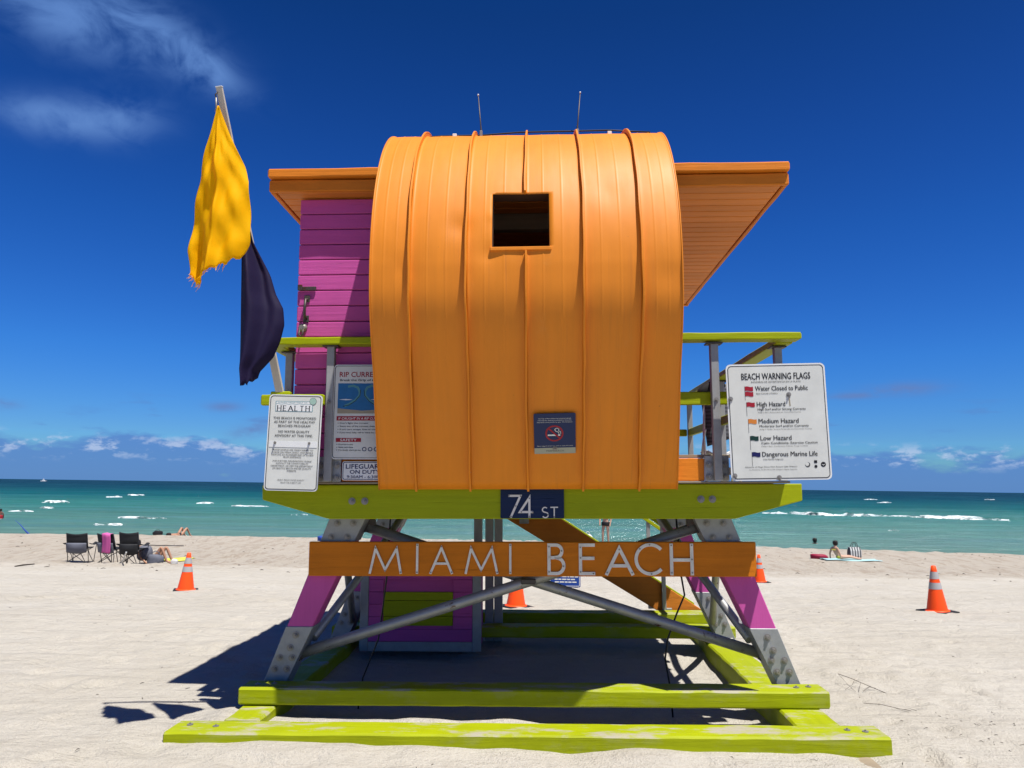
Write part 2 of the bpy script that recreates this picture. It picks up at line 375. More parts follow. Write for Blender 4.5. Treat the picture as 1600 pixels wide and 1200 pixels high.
def tube_bm(pts, r, n=10, bm=None, caps=True):
    bm = bm or bmesh.new(); pts = [Vector(p) for p in pts]; rs = r if isinstance(r, (list, tuple)) else [r]*len(pts)
    rings = []; up = None
    for i, p in enumerate(pts):
        t = (pts[min(i+1, len(pts)-1)] - pts[max(i-1, 0)]).normalized()
        if up is None: up = Vector((0, 0, 1)) if abs(t.z) < 0.9 else Vector((0, 1, 0))
        s = t.cross(up).normalized(); u = s.cross(t).normalized(); up = u
        rings.append([bm.verts.new(p + (s*math.cos(a) + u*math.sin(a))*rs[i]) for a in (2*math.pi*k/n for k in range(n))])
    for a, b in zip(rings, rings[1:]):
        for k in range(n): bm.faces.new((a[k], a[(k+1) % n], b[(k+1) % n], b[k]))
    if caps: bm.faces.new(rings[0][::-1]); bm.faces.new(rings[-1])
    return bm
def tube(name, pts, r, mat, parent=None, n=10):
    o = frombm(name, tube_bm(pts, r, n), mat, parent)
    for p in o.data.polygons: p.use_smooth = len(p.vertices) == 4
    return o
def beam(name, lo, hi, mat, parent, axis=0, cham=0.010, seg=26, jit=0.004, seed=1):
    """a long timber whose edges are worn and slightly wavy"""
    rnd = random.Random(seed); lo, hi = list(lo), list(hi)
    a1, a2 = [i for i in range(3) if i != axis]
    def ring(t, k):
        c = cham*(1.0 + rnd.uniform(-0.15, 0.3)); j = [rnd.uniform(-jit, jit) for _ in range(4)]
        l1, h1, l2, h2 = lo[a1]+j[0], hi[a1]+j[1], lo[a2]+j[2], hi[a2]+j[3]
        if k: l1 += k; h1 -= k; l2 += k; h2 -= k
        q = [(l1+c, l2), (h1-c, l2), (h1, l2+c), (h1, h2-c), (h1-c, h2), (l1+c, h2), (l1, h2-c), (l1, l2+c)]
        out = []
        for x, y in q:
            v = [0, 0, 0]; v[axis] = t; v[a1] = x; v[a2] = y; out.append(v)
        return out
    L = hi[axis]-lo[axis]; ts = [lo[axis], lo[axis]+0.008] + [lo[axis] + L*(i+rnd.uniform(-0.3, 0.3))/seg for i in range(1, seg)] + [hi[axis]-0.008, hi[axis]]
    V = []; F = []
    for i, t in enumerate(ts): V += ring(t, 0.008 if i in (0, len(ts)-1) else 0)
    for i in range(len(ts)-1):
        for k in range(8): F.append((i*8+k, i*8+(k+1) % 8, (i+1)*8+(k+1) % 8, (i+1)*8+k))
    F.append(tuple(range(7, -1, -1))); n = len(ts)-1; F.append(tuple(n*8+k for k in range(8)))
    bm = bmesh.new(); vs = [bm.verts.new(v) for v in V]
    for f in F: bm.faces.new([vs[i] for i in f])
    return frombm(name, bm, mat, parent)
def tag(o, label, cat, group=None):
    o['label'] = label; o['category'] = cat
    if group: o['group'] = group
    return o
def empty(name, mtx, label=None, cat=None, group=None):
    o = bpy.data.objects.new(name, None); COL.objects.link(o); o.empty_display_size = 0.1; o.matrix_world = mtx
    if label: tag(o, label, cat, group)
    return o
def structure(o): o['kind'] = 'structure'; return o
def place(o, parent, loc, rot=None):
    o.parent = parent; o.location = loc
    if rot: o.rotation_euler = rot
    return o
def dup(o, parent, loc=None, rot=None, name=None):
    c = o.copy(); COL.objects.link(c); c.parent = parent
    if loc is not None: c.location = loc
    if rot is not None: c.rotation_euler = rot
    return c

# ------------------------------------------------------------------ the lay of the beach
def vnoise(x, y, seed=0):
    xi = np.floor(x).astype(np.int64); yi = np.floor(y).astype(np.int64); fx = x-xi; fy = y-yi
    fx = fx*fx*(3-2*fx); fy = fy*fy*(3-2*fy)
    def h(i, j):
        n = (i*374761393 + j*668265263 + seed*1442695041) & 0xffffffff
        n = ((n ^ (n >> 13))*1274126177) & 0xffffffff
        return ((n ^ (n >> 16)) & 0xffff)/65535.0
    return (h(xi, yi)*(1-fx)+h(xi+1, yi)*fx)*(1-fy) + (h(xi, yi+1)*(1-fx)+h(xi+1, yi+1)*fx)*fy
def fbm(x, y, s, o=4, seed=0, gain=0.5):
    r = 0; a = 1; t = 0
    for i in range(o): r = r + a*(vnoise(x*s*2**i, y*s*2**i, seed+i*17)-0.5); t += a; a *= gain
    return r/t
def sst(a, b, x):
    t = np.clip((x-a)/(b-a), 0, 1); return t*t*(3-2*t)
YAW, TILT = R(-1.97), R(-0.88)
TOWER = Matrix.Translation((0.20, 7.0, 0)) @ Matrix.Rotation(YAW, 4, 'Z') @ Matrix.Rotation(TILT, 4, 'Y')
def crest(x): return 37.7 - 0.19*np.maximum(x, 0) + 0.5*fbm(x, x*0, 0.25, 3, 5) + 0.0*x
def base_h(x, y):
    z = -1.0*sst(0, 1, 0)-0.0645*np.clip(y-9.5, 0, 15.5)
    z = z + 0.03*sst(7, 9.5, y)*0
    z = z - 0.16*np.clip(y-crest(x), 0, 30)
    return z
def sand_h(x, y):
    x = np.asarray(x, float); y = np.asarray(y, float)
    z = base_h(x, y)
    dx, dy = x-0.2, y-7.0
    tx = math.cos(YAW)*dx + math.sin(YAW)*dy; ty = -math.sin(YAW)*dx + math.cos(YAW)*dy
    near = sst(14, 9, np.hypot(dx, dy))
    z = z + 0.030*fbm(x, y, 0.55, 3, 3) + 0.034*fbm(x, y, 1.7, 4, 9)
    z = z + 0.06*sst(20, 26, y)*fbm(x, y, 1.1, 4, 21)
    # hollow scoured out under the tower
    hol = sst(1.95, 1.55, np.abs(tx))*sst(-1.55, -1.2, ty)*sst(1.3, 0.5, ty)
    z = z - 0.085*hol
    # drift banked between the two front timbers and against the foot of the first
    ridge = np.exp(-((ty+1.66)/0.10)**2)*sst(1.85, 1.6, np.abs(tx))
    z = z + ridge*(0.045 + 0.11*fbm(x, x*0+3.1, 1.6, 3, 31))
    lap = np.exp(-((ty+2.12)/0.16)**2)*sst(2.6, 2.2, np.abs(tx))
    z = z + lap*(0.004 + 0.17*fbm(x, x*0+8.7, 1.3, 3, 41))
    side = np.exp(-((np.abs(tx)-2.08)/0.14)**2)*sst(-2.0, -1.7, ty)*sst(-1.2, -1.5, ty)
    z = z + side*0.05
    z = z + 0.010*near*np.clip(tx, -2.5, 2.5)/2.5
    return z
def hgt(x, y): return float(sand_h(np.array([x]), np.array([y]))[0])
def axis_pts(c, fine, half, grow, far):
    r = [0.0]; d = fine
    while r[-1] < far:
        if r[-1] > half: d *= grow
        r.append(r[-1]+d)
    r = np.array(r); return np.concatenate([c-r[:0:-1], c+r])
xs = axis_pts(0.2, 0.036, 3.2, 1.032, 420)
ya = axis_pts(5.6, 0.034, 1.6, 1.022, 34); ya = ya[(ya > -14) & (ya < 37)]
ys = np.concatenate([[-60, -38, -25, -18], ya, np.arange(ya[-1]+0.35, 52, 0.4), [56, 62, 70]])
XX, YY = np.meshgrid(xs, ys)
ZZ = sand_h(XX, YY)
rs = np.random.RandomState(4)
def dimples(n, x0, x1, y0, y1, r0, r1, dep, elong=1.7):
    px = rs.uniform(x0, x1, n); py = rs.uniform(y0, y1, n); pr = rs.uniform(r0, r1, n); pa = rs.uniform(0, math.pi, n); pd = rs.uniform(0.4, 1.0, n)*dep
    for x, y, r, a, d in zip(px, py, pr, pa, pd):
        tx, ty = x-0.2, y-7.0
        if abs(tx) < 2.25 and -2.3 < ty < 2.2: continue
        i0, i1 = np.searchsorted(xs, (x-r*3, x+r*3)); j0, j1 = np.searchsorted(ys, (y-r*3, y+r*3))
        if i1-i0 < 2 or j1-j0 < 2: continue
        X = XX[j0:j1, i0:i1]-x; Y = YY[j0:j1, i0:i1]-y
        u = (X*math.cos(a)+Y*math.sin(a))/elong; v = -X*math.sin(a)+Y*math.cos(a)
        q = (u*u+v*v)/(r*r)
        ZZ[j0:j1, i0:i1] += d*(-np.exp(-q*1.6) + 0.45*np.exp(-(np.sqrt(q)-1.35)**2*5))
dimples(1000, -9, 10, 3.2, 13, 0.05, 0.13, 0.026)
dimples(2000, -24, 24, 11, 26, 0.08, 0.17, 0.042)
dimples(2600, -40, 36, 22, 38, 0.12, 0.26, 0.08, 1.3)
ny, nx = XX.shape
V = np.stack([XX.ravel(), YY.ravel(), ZZ.ravel()], 1)
idx = np.arange(ny*nx).reshape(ny, nx)
Fq = np.stack([idx[:-1, :-1].ravel(), idx[:-1, 1:].ravel(), idx[1:, 1:].ravel(), idx[1:, :-1].ravel()], 1)
def bigmesh(name, V, Fq, mat):
    me = bpy.data.meshes.new(name)
    me.vertices.add(len(V)); me.vertices.foreach_set('co', V.astype(np.float32).ravel())
    me.loops.add(Fq.size); me.loops.foreach_set('vertex_index', Fq.astype(np.int32).ravel())
    me.polygons.add(len(Fq)); me.polygons.foreach_set('loop_start', np.arange(0, Fq.size, 4, dtype=np.int32))
    me.update(calc_edges=True); me.shade_smooth(); me.materials.append(M[mat])
    return obj(name, me)
sand = structure(bigmesh('sand', V, Fq, 'sand'))
# sea: low swell near the shore, one sheet out to the horizon
SEA = -2.2
sx = np.concatenate([-np.geomspace(45000, 130, 46), np.linspace(-125, 125, 260), np.geomspace(130, 45000, 46)])
sy = np.concatenate([np.arange(36, 140, 0.45), np.geomspace(140.6, 60000, 120)])
SX, SY = np.meshgrid(sx, sy)
amp = 0.13*sst(38, 60, SY)*sst(400, 150, SY)
ph = SY*0.80 + 1.6*fbm(SX, SY, 0.03, 2, 61)*6
SZ = SEA + amp*(np.sin(ph)*(0.5+fbm(SX, SY, 0.05, 2, 77)) + 1.4*fbm(SX*0.35, SY, 0.6, 3, 71))
idx = np.arange(SX.size).reshape(SX.shape)
Fq = np.stack([idx[:-1, :-1].ravel(), idx[:-1, 1:].ravel(), idx[1:, 1:].ravel(), idx[1:, :-1].ravel()], 1)
sea = structure(bigmesh('sea', np.stack([SX.ravel(), SY.ravel(), SZ.ravel()], 1), Fq, 'sea_water'))
def breaker(x0, y0, x1, y1, w, h, seed):
    """a ragged crest of white water"""
    L = math.hypot(x1-x0, y1-y0); n = max(10, int(L/0.35)); t = np.linspace(0, 1, n+1)
    env = np.sin(np.pi*np.clip(t, 0.001, 0.999))**0.45
    k = 7; V = []; F = []
    off = 1.1*fbm(t*L*0.25, t*0+seed, 1.0, 3, seed)*min(1.0, L/14)
    wd = 0.75*w*env*(0.2+1.1*vnoise(t*L*0.55, t*0+seed, seed+3)*(0.5+vnoise(t*L*2.1, t*0+seed, seed+8)))
    hh = 0.6*h*env*(0.2+1.2*vnoise(t*L*0.9, t*0+seed, seed+5))
    for i in range(n+1):
        for j in range(k):
            s = j/(k-1); x = x0+(x1-x0)*t[i]; y = y0+(y1-y0)*t[i]+off[i]+(s-0.5)*wd[i]
            z = SEA-0.10 + (hh[i]+0.16)*math.sin(math.pi*s)**0.6*(1.25-0.5*s) + 0.05*random.random()*h/0.4
            V.append((x, y, z))
    for i in range(n):
        for j in range(k-1): F.append((i*k+j, (i+1)*k+j, (i+1)*k+j+1, i*k+j+1))
    return pydata('breaking_wave', V, F, 'foam', sea, True)
BR = [(40.8, 121.5, 56.5, 114.8, 2.6, .55), (55.5, 114.4, 69, 107.6, 2.4, .5), (62, 118.5, 70, 115, 1.6, .35), (40, 123.5, 50, 121, 1.8, .4),
      (-78.1, 129.5, -74.2, 131, 2.4, .5), (-40.2, 80, -34.6, 78.6, 1.5, .28), (-35.8, 67, -33.4, 67.3, .9, .16), (-44, 122.8, -37.6, 122.1, 2.0, .32),
      (-62.6, 103.4, -60.8, 104, 1.5, .28), (-54.2, 134.3, -51.6, 135.4, 2.0, .32), (-90.8, 174.6, -88, 176.2, 3.0, .4), (-58.2, 90.2, -55.7, 91, 1.0, .18),
      (36.0, 74.4, 37.5, 74.6, .8, .16), (-26, 92.2, -24, 92.4, 1.0, .2), (242, 396, 251, 402, 4.0, .5), (6, 97, 14, 96, 1.5, .25), (150, 330, 157, 332, 3, .45), (76, 104, 84, 102, 1.8, .35), (-101, 205, -97, 206, 2, .35), (118, 250, 123, 250, 2, .4)]
for i, b in enumerate(BR): breaker(*b, seed=100+i*7)

# ================================================================== lifeguard tower
tower = empty('lifeguard_tower', TOWER, 'colourful wooden lifeguard tower with rounded orange metal front on lime timbers', 'lifeguard tower')
# --- timber base
beam('base_beam', (-2.275, -2.05, -0.16), (2.20, -1.80, 0.085), 'lime_beam', tower, 0, 0.012, 34, 0.0018, 1)
beam('base_beam', (-2.03, -1.475, 0.092), (2.05, -1.255, 0.205), 'lime_beam', tower, 0, 0.010, 30, 0.0014, 2)
beam('base_beam', (-2.02, 0.95, 0.092), (2.03, 1.16, 0.205), 'lime_beam', tower, 0, 0.011, 24, 0.003, 3)
beam('base_beam', (-2.1, 1.78, 0.092), (2.1, 2.02, 0.205), 'lime_beam', tower, 0, 0.011, 24, 0.003, 4)
for s, x0, x1 in ((-1, -2.0, -1.76), (1, 1.70, 1.99)):
    beam('runner', (x0, -1.797, -0.20), (x1, 2.30, 0.088), 'lime_runner', tower, 1, 0.012, 30, 0.004, 6+s)
def bolt_mesh(r=0.015, wr=0.025, h=0.018):
    bm = bmesh.new()
    tube_bm([(0, 0, 0), (0, -0.004, 0)], wr, 12, bm); tube_bm([(0, -0.004, 0), (0, -h, 0)], r, 6, bm); tube_bm([(0, -h, 0), (0, -h-0.008, 0)], r*0.55, 8, bm)
    bmesh.ops.recalc_face_normals(bm, faces=bm.faces); me = bpy.data.meshes.new('bolt'); bm.to_mesh(me); bm.free(); me.materials.append(M['bolt_steel']); return me
BOLT = bolt_mesh(); BOLTS = bolt_mesh(0.010, 0.016, 0.010); SCREW = bolt_mesh(0.0035, 0.0055, 0.003); BOLTL = bolt_mesh(0.0065, 0.009, 0.013)
def bolt(parent, x, y, z, me=None, rot=None):
    o = obj('bolt', me or BOLT, parent); o.location = (x, y, z)
    if rot: o.rotation_euler = rot
    return o
BT = bolt_mesh(0.009, 0.020, 0.0055)
for bm_, pts_ in (('A', [(-2.17, -1.90, 0.086), (-1.99, -1.93, 0.086), (1.99, -1.90, 0.086), (2.09, -1.93, 0.086)]), ('B', [(-1.93, -1.37, 0.206), (-1.82, -1.34, 0.206), (1.86, -1.36, 0.206), (1.95, -1.34, 0.206)])):
    for p_ in pts_: bolt(tower, *p_, BT, (-math.pi/2, 0, 0))
def legx(s, z): return s*(1.90 + (1.35-1.90)*(z-0.09)/1.29)
def make_leg(s, y0, y1, front=True):
    hw = lambda z: 0.074+0.056*(z-0.09)/1.29
    def quad(z0, z1, e): return [(legx(s, z0)-hw(z0)-e, z0), (legx(s, z0)+hw(z0)+e, z0), (legx(s, z1)+hw(z1)+e, z1), (legx(s, z1)-hw(z1)-e, z1)]
    leg = prism('leg', quad(0.10, 1.37, 0), y0, y1, 'pink_leg', tower, 0.006)
    prism('foot_plate', quad(0.091, 0.575, 0.006), y0-0.007, y1+0.007, 'galvanised', leg, 0.003)
    prism('head_plate', quad(1.19, 1.379, 0.007), y0-0.008, y1+0.008, 'galvanised', leg, 0.003)
    ys_ = y0-0.008
    for dz, dx in ((0.515, 0.0), (0.425, 0.0), (0.355, -0.046), (0.355, 0.046), (0.275, -0.044), (0.275, 0.044)):
        bolt(leg, legx(s, dz)+dx, ys_, dz)
    for dz in (1.225, 1.325):
        for dx in (-0.06, 0.06): bolt(leg, legx(s, dz)+dx, ys_-0.001, dz)
    # angle cleat at the toe
    x = legx(s, 0.12)
    box('toe_cleat', (x-0.05, y0-0.03, 0.090), (x+0.05, y0-0.008, 0.15), 'bolt_steel', leg, 0.003)
for s in (-1, 1):
    make_leg(s, -1.20, -1.00); make_leg(s, 0.72, 0.92, False)
    tube('leg_brace', [(legx(s, 0.46)-s*0.10, -1.02, 0.46), (s*1.36, -0.15, 1.00), (s*1.22, 0.55, 1.36)], 0.034, 'pipe_steel', tower, 12)
    tube('leg_brace', [(legx(s, 0.40)-s*0.02, 0.70, 0.30), (s*1.66, 0.10, 0.80), (s*1.45, -0.80, 1.37)], 0.034, 'pipe_steel', tower, 12)
    b = box('side_girder', (s*1.35-0.07, -1.505, 1.382), (s*1.35+0.07, 1.695, 1.51), 'lime_wood', tower)
for s, y in ((1, -1.095), (-1, -1.008)):
    p = tube('cross_brace', [(-s*1.72, y, 0.36), (-s*0.9, y-0.002, 0.615), (0, y, 0.892), (s*0.7, y, 1.11), (s*1.24, y, 1.285)], 0.040, 'pipe_steel', tower, 16)
    box('brace_lug', (-s*1.74-0.04, y-0.045, 0.315), (-s*1.74+0.04, y+0.045, 0.405), 'dark_iron', p, 0.006)
    box('brace_lug', (s*1.235-0.05, y-0.03, 1.25), (s*1.235+0.05, y+0.03, 1.375), 'dark_iron', p, 0.006)
box('brace_clamp', (-0.06, -1.15, 0.875), (0.05, -0.96, 0.915), 'dark_iron', tower, 0.006)
# --- platform
FAS = [(-1.873, 1.610), (-1.868, 1.507), (-1.395, 1.374), (1.425, 1.374), (1.888, 1.497), (1.890, 1.613)]
fas = prism('platform_beam', FAS, -1.60, -1.51, 'lime_wood', tower, 0.005)
prism('platform_beam', FAS, 1.70, 1.80, 'lime_wood', tower, 0.005)
for x, z in ((-1.232, 1.497), (-1.142, 1.497), (1.194, 1.508), (1.273, 1.508)): bolt(fas, x, -1.601, z)
for s in (-1, 1): box('platform_beam', (s*1.84-0.022, -1.505, 1.50), (s*1.84+0.022, 1.697, 1.608), 'lime_wood', tower)
for i in range(7): box('joist', (-1.76, -1.40+i*0.46, 1.511), (1.76, -1.35+i*0.46, 1.616), 'lime_wood', tower)
for i in range(23):
    y = -1.715 + i*0.1482; box('deck_plank', (-1.775, y, 1.6165), (1.775, y+0.1472, 1.630), 'bare_plank', tower, 0.003)
for s, x0, x1 in ((-1, -1.285, -0.90), (1, 0.90, 1.205)):
    box('kick_board', (x0, -1.700, 1.6315), (x1, -1.670, 1.786), 'orange_wood', tower)
# --- street plaque and beach name board
plq = box('street_plaque', (-0.190, -1.614, 1.378), (0.250, -1.602, 1.592), 'navy_panel', tower, 0.002)
def ribbon(pts, w, closed=False):
    """flat mitred stroke along a polyline, returns verts (x,z) and quads"""
    P = [Vector(p) for p in pts]; n = len(P); L = []
    for i in range(n):
        d0 = (P[i]-P[i-1]).normalized() if (i > 0 or closed) else None
        d1 = (P[(i+1) % n]-P[i]).normalized() if (i < n-1 or closed) else None
        if d0 is None: d0 = d1
        if d1 is None: d1 = d0
        nrm0 = Vector((-d0.y, d0.x)); nrm1 = Vector((-d1.y, d1.x)); b = nrm0+nrm1
        if b.length < 1e-6: b = nrm0
        b.normalize(); k = 1/max(0.22, b.dot(nrm0))
        L.append((P[i]+b*w/2*k, P[i]-b*w/2*k))
    return L
def letter(name, strokes, w, y, depth, mat, parent):
    bm = bmesh.new()
    for q, st in enumerate(strokes):
        closed = st[0] == 'loop'; pts = st[1:] if closed else st
        L = ribbon(pts, w, closed); d = depth + (0.0006*q)
        r = [[bm.verts.new((a.x, y, a.y)), bm.verts.new((b.x, y, b.y)), bm.verts.new((b.x, y-d, b.y)), bm.verts.new((a.x, y-d, a.y))] for a, b in L]
        m = len(r)
        for i in range(m if closed else m-1):
            A, B = r[i], r[(i+1) % m]
            for k in range(4): bm.faces.new((A[k], A[(k+1) % 4], B[(k+1) % 4], B[k]))
        if not closed: bm.faces.new(r[0]); bm.faces.new(r[-1][::-1])
    return frombm(name, bm, mat, parent)
def arc(cx, cz, rx, rz, a0, a1, n=12):
    return [(cx+rx*math.cos(R(a0+(a1-a0)*i/n)), cz+rz*math.sin(R(a0+(a1-a0)*i/n))) for i in range(n+1)]
Y0 = -1.615
def L74(st, w): return letter('letter', st, w, Y0, 0.006, 'letter_metal', plq)
L74([[(-0.135, 1.533), (-0.052, 1.533), (-0.120, 1.384)]], 0.015)
L74([[(0.010, 1.384), (0.010, 1.520), (-0.056, 1.422), (0.002, 1.422)], [(0.018, 1.422), (0.036, 1.422)]], 0.015)
L74([arc(0.118, 1.437, 0.018, 0.0165, 40, 235, 9) + arc(0.120, 1.402, 0.020, 0.0185, 50, -150, 10)], 0.008)
L74([[(0.155, 1.454), (0.208, 1.454)], [(0.1815, 1.4495), (0.1815, 1.382)]], 0.008)
for x, z in ((-0.131, 1.533), (-0.051, 1.531), (-0.084, 1.463), (-0.117, 1.391), (0.010, 1.516), (0.010, 1.391), (0.030, 1.422), (-0.045, 1.4225), (0.1815, 1.388), (0.140, 1.404)):
    o = obj('screw', SCREW, plq); o.location = (x, Y0-0.006, z)
nb = box('name_board', (-1.625, -1.262, 0.946), (1.650, -1.222, 1.194), 'orange_board', tower, 0.005)
YB = -1.2625; T_, B_ = 1.180, 0.964
def LB(st, w): return letter('letter', st, w, YB, 0.009, 'letter_metal', nb)
def Mst(x0, x1, x2, x3, x4): return [[(x0, B_), (x1, T_-0.035), (x2, B_+0.03), (x3, T_-0.035), (x4, B_)]]
wl = 0.0165
LB(Mst(-1.168, -1.128, -1.055, -0.972, -0.938), wl)
LB([[(-0.819, B_), (-0.819, T_)]], wl)
LB([[(-0.722, B_), (-0.641, T_-0.03), (-0.561, B_)], [(-0.689, 1.038), (-0.594, 1.038)]], wl)
LB(Mst(-0.462, -0.423, -0.348, -0.270, -0.229), wl)
LB([[(-0.135, B_), (-0.135, T_)]], wl)
wb = 0.0235; t2, b2 = 1.1715, 0.968; mid = 1.083
LB([['loop', (0.148, b2), (0.148, t2)] + [(0.198, t2)] + arc(0.200, (t2+mid)/2, 0.042, (t2-mid)/2, 78, -78, 10) + [(0.190, mid)] + arc(0.204, (mid-0.004+b2)/2, 0.052, (mid-0.004-b2)/2, 80, -80, 12) + [(0.195, b2)], [(0.161, mid-0.002), (0.188, mid-0.002)]], wb)
LB([[(0.483, t2), (0.377, t2), (0.377, b2), (0.483, b2)], [(0.3895, 1.077), (0.479, 1.077)]], wb)
LB([[(0.563, 0.957), (0.660, t2-0.022), (0.757, 0.957)], [(0.606, 1.024), (0.714, 1.024)]], wb)
LB([arc(0.885, 1.0705, 0.104, 0.104, 42, 318, 26)], wb)
LB([[(1.037, 0.957), (1.037, 1.183)], [(1.184, 0.957), (1.184, 1.183)], [(1.049, 1.066), (1.172, 1.066)]], wb)
for x, z in ((-1.128, 1.15), (-1.055, .985), (-.972, 1.15), (-.94, .975), (-.819, 1.17), (-.819, .975), (-.641, 1.16), (-.565, .975), (-.718, .975), (-.423, 1.15), (-.348, .985), (-.27, 1.15), (-.231, .975), (-.135, 1.17), (-.135, .975),
             (.148, 1.16), (.148, .98), (.24, 1.13), (.252, 1.02), (.377, 1.155), (.377, 1.08), (.377, .98), (.47, .968), (.66, 1.14), (.57, .975), (.75, .975), (.88, 1.1745), (.89, .966), (.81, 1.145), (1.037, 1.17), (1.037, .975), (1.184, 1.17), (1.184, .975), (1.184, 1.07)):
    o = obj('screw', SCREW, nb); o.location = (x, YB-0.0095, z)
# --- cabin walls
PL = 0.1140
def wall_row(x0, x1, y0, y1, ax, zlo=1.632, ztop=3.690, name='wall_plank', cut=None):
    z = zlo; me = None
    k = 0
    while z < ztop-0.02:
        z1 = min(z+PL-0.006, ztop)
        if me is None or z1-z < PL-0.008: me2 = None
        o = box(name, (x0, y0, z), (x1, y1, z1), 'pink_wood', tower, 0.005); k += 1
        z += PL
wall_row(-1.650, -0.93, -1.665, -1.625, 0)               # front, door side
wall_row(-1.650, -1.610, -1.623, 1.16, 1)                # left flank
wall_row(0.90, 0.94, -1.623, 1.16, 1)                    # right flank
wall_row(-1.608, 0.898, 1.12, 1.16, 0)                   # back
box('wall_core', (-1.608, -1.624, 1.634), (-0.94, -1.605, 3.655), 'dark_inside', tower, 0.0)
# door furniture
hasp = box('hasp', (-1.640, -1.6850, 2.994), (-1.512, -1.6710, 3.022), 'dark_iron', tower, 0.003)
box('hasp_loop', (-1.640, -1.7040, 2.990), (-1.608, -1.6860, 3.032), 'dark_iron', hasp, 0.004)
hd = tube('door_handle', [(-1.577, -1.6660, 2.932), (-1.577, -1.7080, 2.920), (-1.578, -1.7200, 2.860), (-1.580, -1.7080, 2.800), (-1.580, -1.6660, 2.788)], 0.010, 'dark_iron', tower, 8)
box('handle_plate', (-1.597, -1.6730, 2.910), (-1.557, -1.6665, 2.960), 'dark_iron', hd, 0.002); box('handle_plate', (-1.600, -1.6730, 2.762), (-1.560, -1.6665, 2.812), 'dark_iron', hd, 0.002)
kn = tube('door_lock', [(-1.600, -1.6670, 2.722), (-1.600, -1.6830, 2.722), (-1.600, -1.6980, 2.722)], [0.032, 0.030, 0.018], 'bolt_steel', tower, 14)
tube('padlock', [(-1.614, -1.7030, 2.712), (-1.616, -1.7130, 2.667), (-1.600, -1.7130, 2.649), (-1.588, -1.7130, 2.667), (-1.588, -1.7030, 2.712)], 0.006, 'dark_iron', kn, 6)
# --- roof
box('roof_slab', (-1.80, -1.758, 3.735), (1.80, 1.80, 3.784), 'orange_wood', tower, 0.004)
pm = None
for i in range(29):
    y = -1.757 + i*0.1226
    if pm is None:
        o = box('soffit_plank', (-1.795, 0, 0), (1.795, 0.1120, 0.022), 'orange_soffit', tower, 0.004); pm = o.data
    else: o = obj('soffit_plank', pm, tower)
    o.location = (0, y, 3.692)
def trim(name, lo, hi, sag=0.0, axis=0, seed=3):
    return beam(name, lo, hi, 'orange_wood', tower, axis, 0.006, 16, 0.0025, seed)
trim('roof_trim', (-1.842, -1.798, 3.690), (1.842, -1.762, 3.777), 0, 0, 3)
trim('roof_trim', (-1.842, 1.802, 3.680), (1.842, 1.838, 3.772), 0, 0, 4)
beam('roof_board', (-1.842, -1.832, 3.785), (1.842, 1.880, 3.847), 'orange_wood', tower, 0, 0.006, 16, 0.0025, 5)
for s in (-1, 1): trim('roof_trim', (s*1.822-0.018, -1.76, 3.690), (s*1.822+0.018, 1.80, 3.777), 0, 1, 8+s)
# --- rounded metal front
def drum_profile():
    pts = [(-1.690, 1.578), (-1.880, 1.88), (-2.030, 2.15), (-2.150, 2.40), (-2.234, 2.60), (-2.285, 2.78)]
    a0 = 92.0
    pts += [(-1.15-1.15*math.sin(R(a)), 3.0+1.28*math.cos(R(a))) for a in np.arange(92, -48, -4.0)]
    # resample with a Catmull-Rom so the sheet bends smoothly
    P = [Vector(p) for p in pts]; out = []
    for i in range(len(P)-1):
        p0, p1, p2, p3 = P[max(i-1, 0)], P[i], P[i+1], P[min(i+2, len(P)-1)]
        for k in range(4):
            t = k/4; out.append(0.5*((2*p1)+(p2-p0)*t+(2*p0-5*p1+4*p2-p3)*t*t+(3*p1-p0-3*p2+p3)*t**3))
    out.append(P[-1]); return out
PRO = drum_profile()
WZ0, WZ1, WX0, WX1 = 3.098, 3.482, -0.2125, 0.1525
def snap_profile(P):
    out = []
    for a, b in zip(P, P[1:]):
        out.append(a)
        if a.x < -1.9:
            for z in sorted((WZ0, WZ1)):
                if a.y < z < b.y: t = (z-a.y)/(b.y-a.y); out.append(a+(b-a)*t)
    out.append(P[-1]); return out
PRO = snap_profile(PRO)
NRM = []
for i in range(len(PRO)):
    t = (PRO[min(i+1, len(PRO)-1)]-PRO[max(i-1, 0)]).normalized(); NRM.append(Vector((-t.y, t.x)))
SEAMS = [-0.990, -0.740, -0.376, 0.0, 0.368, 0.732, 0.985]
def flare(z): return 1.0+0.036*(1-min(1, max(0, (z-1.58)/0.75)))**1.2
DENTS = [(-0.42, 3.24, 0.07, -0.012), (-0.235, 3.05, 0.07, -0.010), (-0.78, 2.97, 0.06, -0.006), (-0.21, 3.32, 0.035, 0.006), (0.9, 2.9, 0.09, -0.008), (0.20, 2.36, 0.11, -0.007), (-0.62, 2.30, 0.12, -0.007), (0.55, 3.5, 0.12, -0.008), (-0.05, 2.55, 0.09, 0.006), (0.60, 2.25, 0.13, 0.006)]
def smooth01(a, b, x):
    t = min(1, max(0, (x-a)/(b-a))); return t*t*(3-2*t)
drum = empty('drum_root', Matrix.Identity(4))
bpy.data.objects.remove(drum)
